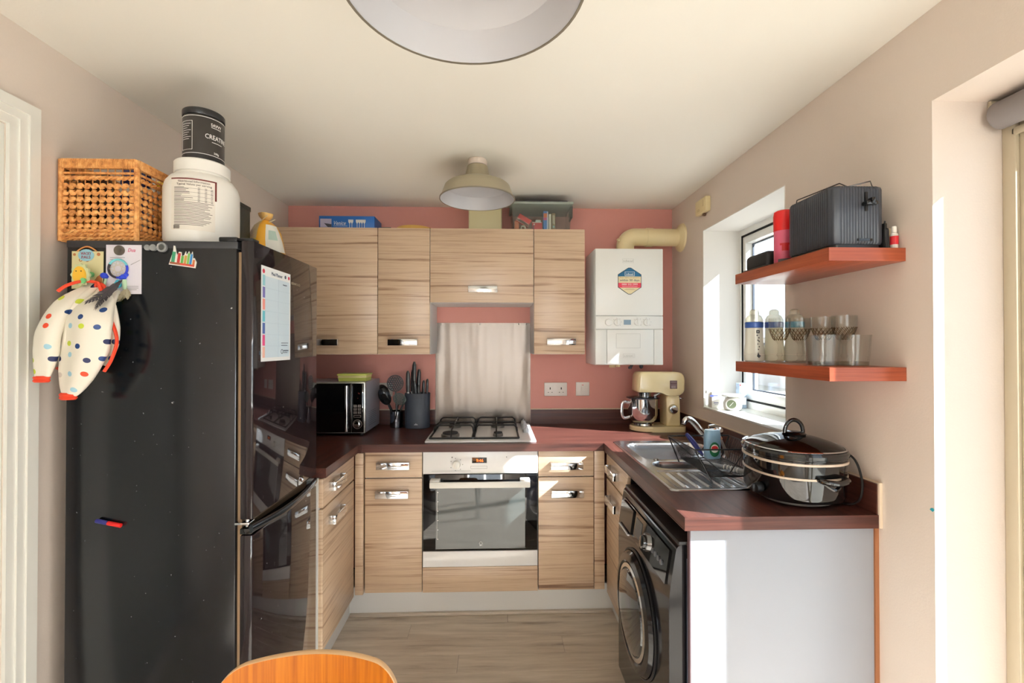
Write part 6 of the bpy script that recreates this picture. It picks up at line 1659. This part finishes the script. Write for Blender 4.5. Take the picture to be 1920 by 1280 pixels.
part('red_mark', B().patch(pbf, 0.003, 0.010, 0.122, 0.130, 0.0006, 0.0012), red_pl, t)

# ================================================================== ON THE WALLS AND CEILING
t = thing('alarm_box', 'aged cream detector box on the right wall near the ceiling', 'detector', (XR, 2.47, 2.12))
part('casing', B().box(XR - 0.030, XR - 0.0005, 2.405, 2.535, 2.145, 2.225, 0.006), cream_plastic, t)
ab = plane((XR - 0.0302, 2.535, 2.145), (0, -1, 0), (0, 0, 1))
part('grille_slots', B().patch(ab, 0.095, 0.0965, 0.03, 0.065).patch(ab, 0.105, 0.1065, 0.03, 0.065).patch(ab, 0.03, 0.06, 0.018, 0.020).patch(ab, 0.03, 0.055, 0.026, 0.0275), mat('tan_print', (170, 148, 100), 0.5), t)
part('cable_entry', B().box(XR - 0.016, XR - 0.0005, 2.458, 2.474, 2.132, 2.145, 0.002), mat('brown_grommet', (110, 80, 60), 0.6), t)

lamp_grey = mat('taupe_lamp_enamel', (158, 148, 124), 0.4); lamp_in = mat('white_lamp_inside', (186, 186, 190), 0.35)
def pendant(x, y, zr, Rr, label):
    t = thing('ceiling_lamp', label, 'lamp', (x, y, zr), 'dome ceiling lamps')
    H = ZC - zr
    out = [(Rr, 0.0), (Rr * 0.985, 0.004), (Rr * 0.90, H * 0.22), (Rr * 0.865, H * 0.315), (Rr * 0.80, H * 0.37), (Rr * 0.60, H * 0.445), (Rr * 0.40, H * 0.50), (Rr * 0.345, H * 0.53), (Rr * 0.27, H * 0.82)]
    part('shade', B().lathe(out, x, y, zr, 64, cap0=False), lamp_grey, t)
    inn = [(Rr * 0.985, 0.0005), (Rr * 0.845, H * 0.305), (Rr * 0.83, H * 0.31), (Rr * 0.77, H * 0.36), (Rr * 0.56, H * 0.43), (Rr * 0.30, H * 0.47), (Rr * 0.05, H * 0.475)]
    part('shade_inside', B().lathe(inn, x, y, zr, 64, cap0=False), lamp_in, t)
    part('rim', B().lathe([(Rr * 0.985, 0.0), (Rr * 1.008, 0.0), (Rr * 1.008, 0.005), (Rr * 0.99, 0.006)], x, y, zr - 0.001, 64, cap0=False, cap1=False), mat('dark_lamp_rim', (120, 112, 98), 0.4), t)
    part('ceiling_rose', B().lathe([(Rr * 0.20, 0), (Rr * 0.25, 0.004), (Rr * 0.26, H * 0.12), (Rr * 0.24, H * 0.17 - 0.001)], x, y, zr + H * 0.83, 32), mat('pinkish_white_rose', (226, 212, 200), 0.5), t)
    part('bulb', B().ball((x, y, zr + H * 0.41), Rr * 0.11, 1, 1, 0.8, 20, 12).cyl((x, y, zr + H * 0.42), (x, y, zr + H * 0.47), Rr * 0.08), mat('unlit_bulb', (240, 240, 236), 0.3), t)
    return t
pendant(-0.095, 2.19, 2.120, 0.180, 'grey dome ceiling lamp over the kitchen floor in front of wall cabinets')
pendant(-0.066, 0.89, 2.120, 0.241, 'large white lined ceiling lamp overhead at top of the picture')

# ================================================================== DINING CHAIR (only its back shows)
t = thing('dining_chair', 'orange varnished plywood dining chair with its back to the fridge', 'chair', (-0.352, 0.72, 0))
HW, TOPZ, CR = 0.169, 0.818, 0.050
def chair_top(x):
    z = TOPZ - 0.007 * (x / HW) ** 2
    e = abs(x) - (HW - CR)
    if e > 0:
        z -= CR - math.sqrt(max(0.0, CR * CR - e * e))
    return z
def chair_grid(off, inset=0.0):
    rows, NXc = [], 48
    for j in range(9):
        v = j / 8
        row = []
        for i in range(NXc + 1):
            u = -math.cos(PI * i / NXc)
            x = u * (HW - inset)
            zt = chair_top(u * HW) - inset
            zb2 = 0.56 + 0.03 * (u * u) ** 4
            row.append(V(-0.354 + x, 0.905 - 0.045 * (x / HW) ** 2 + off, zb2 + (zt - zb2) * v))
        rows.append(row)
    return rows
g0_, g1_ = chair_grid(0.0, 0.001), chair_grid(0.014, 0.001)
part('backrest', B().rings(g0_, closed=False), chair_wood, t)
part('backrest_rear', B().rings(g1_, closed=False), chair_wood, t)
def border(g): return g[0] + [r[-1] for r in g[1:-1]] + list(reversed(g[-1])) + [r[0] for r in reversed(g[1:-1])]
part('backrest_edge', B().rings([border(g0_), border(chair_grid(0.002)), border(chair_grid(0.012)), border(g1_)], cap0=False, cap1=False), chair_edge, t, label='pale laminated edge of the backrest')
seat = rounded([(-0.2, 0.52), (0.2, 0.52), (0.19, 0.90), (-0.19, 0.90)], [0.06, 0.06, 0.05, 0.05], 6)
sp2 = lambda x, y, z=0.0: V(-0.354 + x, y, 0.44 + z)
part('seat', B().prism(sp2, seat, 0, 0.013), chair_wood, t)
for s in (-1, 1):
    part('leg', B().tube([(-0.354 + s * 0.20, 0.54, 0.0), (-0.354 + s * 0.165, 0.57, 0.4395)], 0.011, 12), chrome, t)
    part('leg', B().tube(smooth_path([(-0.354 + s * 0.20, 0.955, 0.0), (-0.354 + s * 0.165, 0.925, 0.38), (-0.354 + s * 0.12, 0.915, 0.52), (-0.354 + s * 0.10, 0.912, 0.70)], 6), 0.010, 12), chrome, t)
part('seat_rail', B().tube([(-0.354 - 0.165, 0.57, 0.43), (-0.354 + 0.165, 0.57, 0.43), (-0.354 + 0.165, 0.90, 0.43), (-0.354 - 0.165, 0.90, 0.43)], 0.009, 10, loop=True), chrome, t)
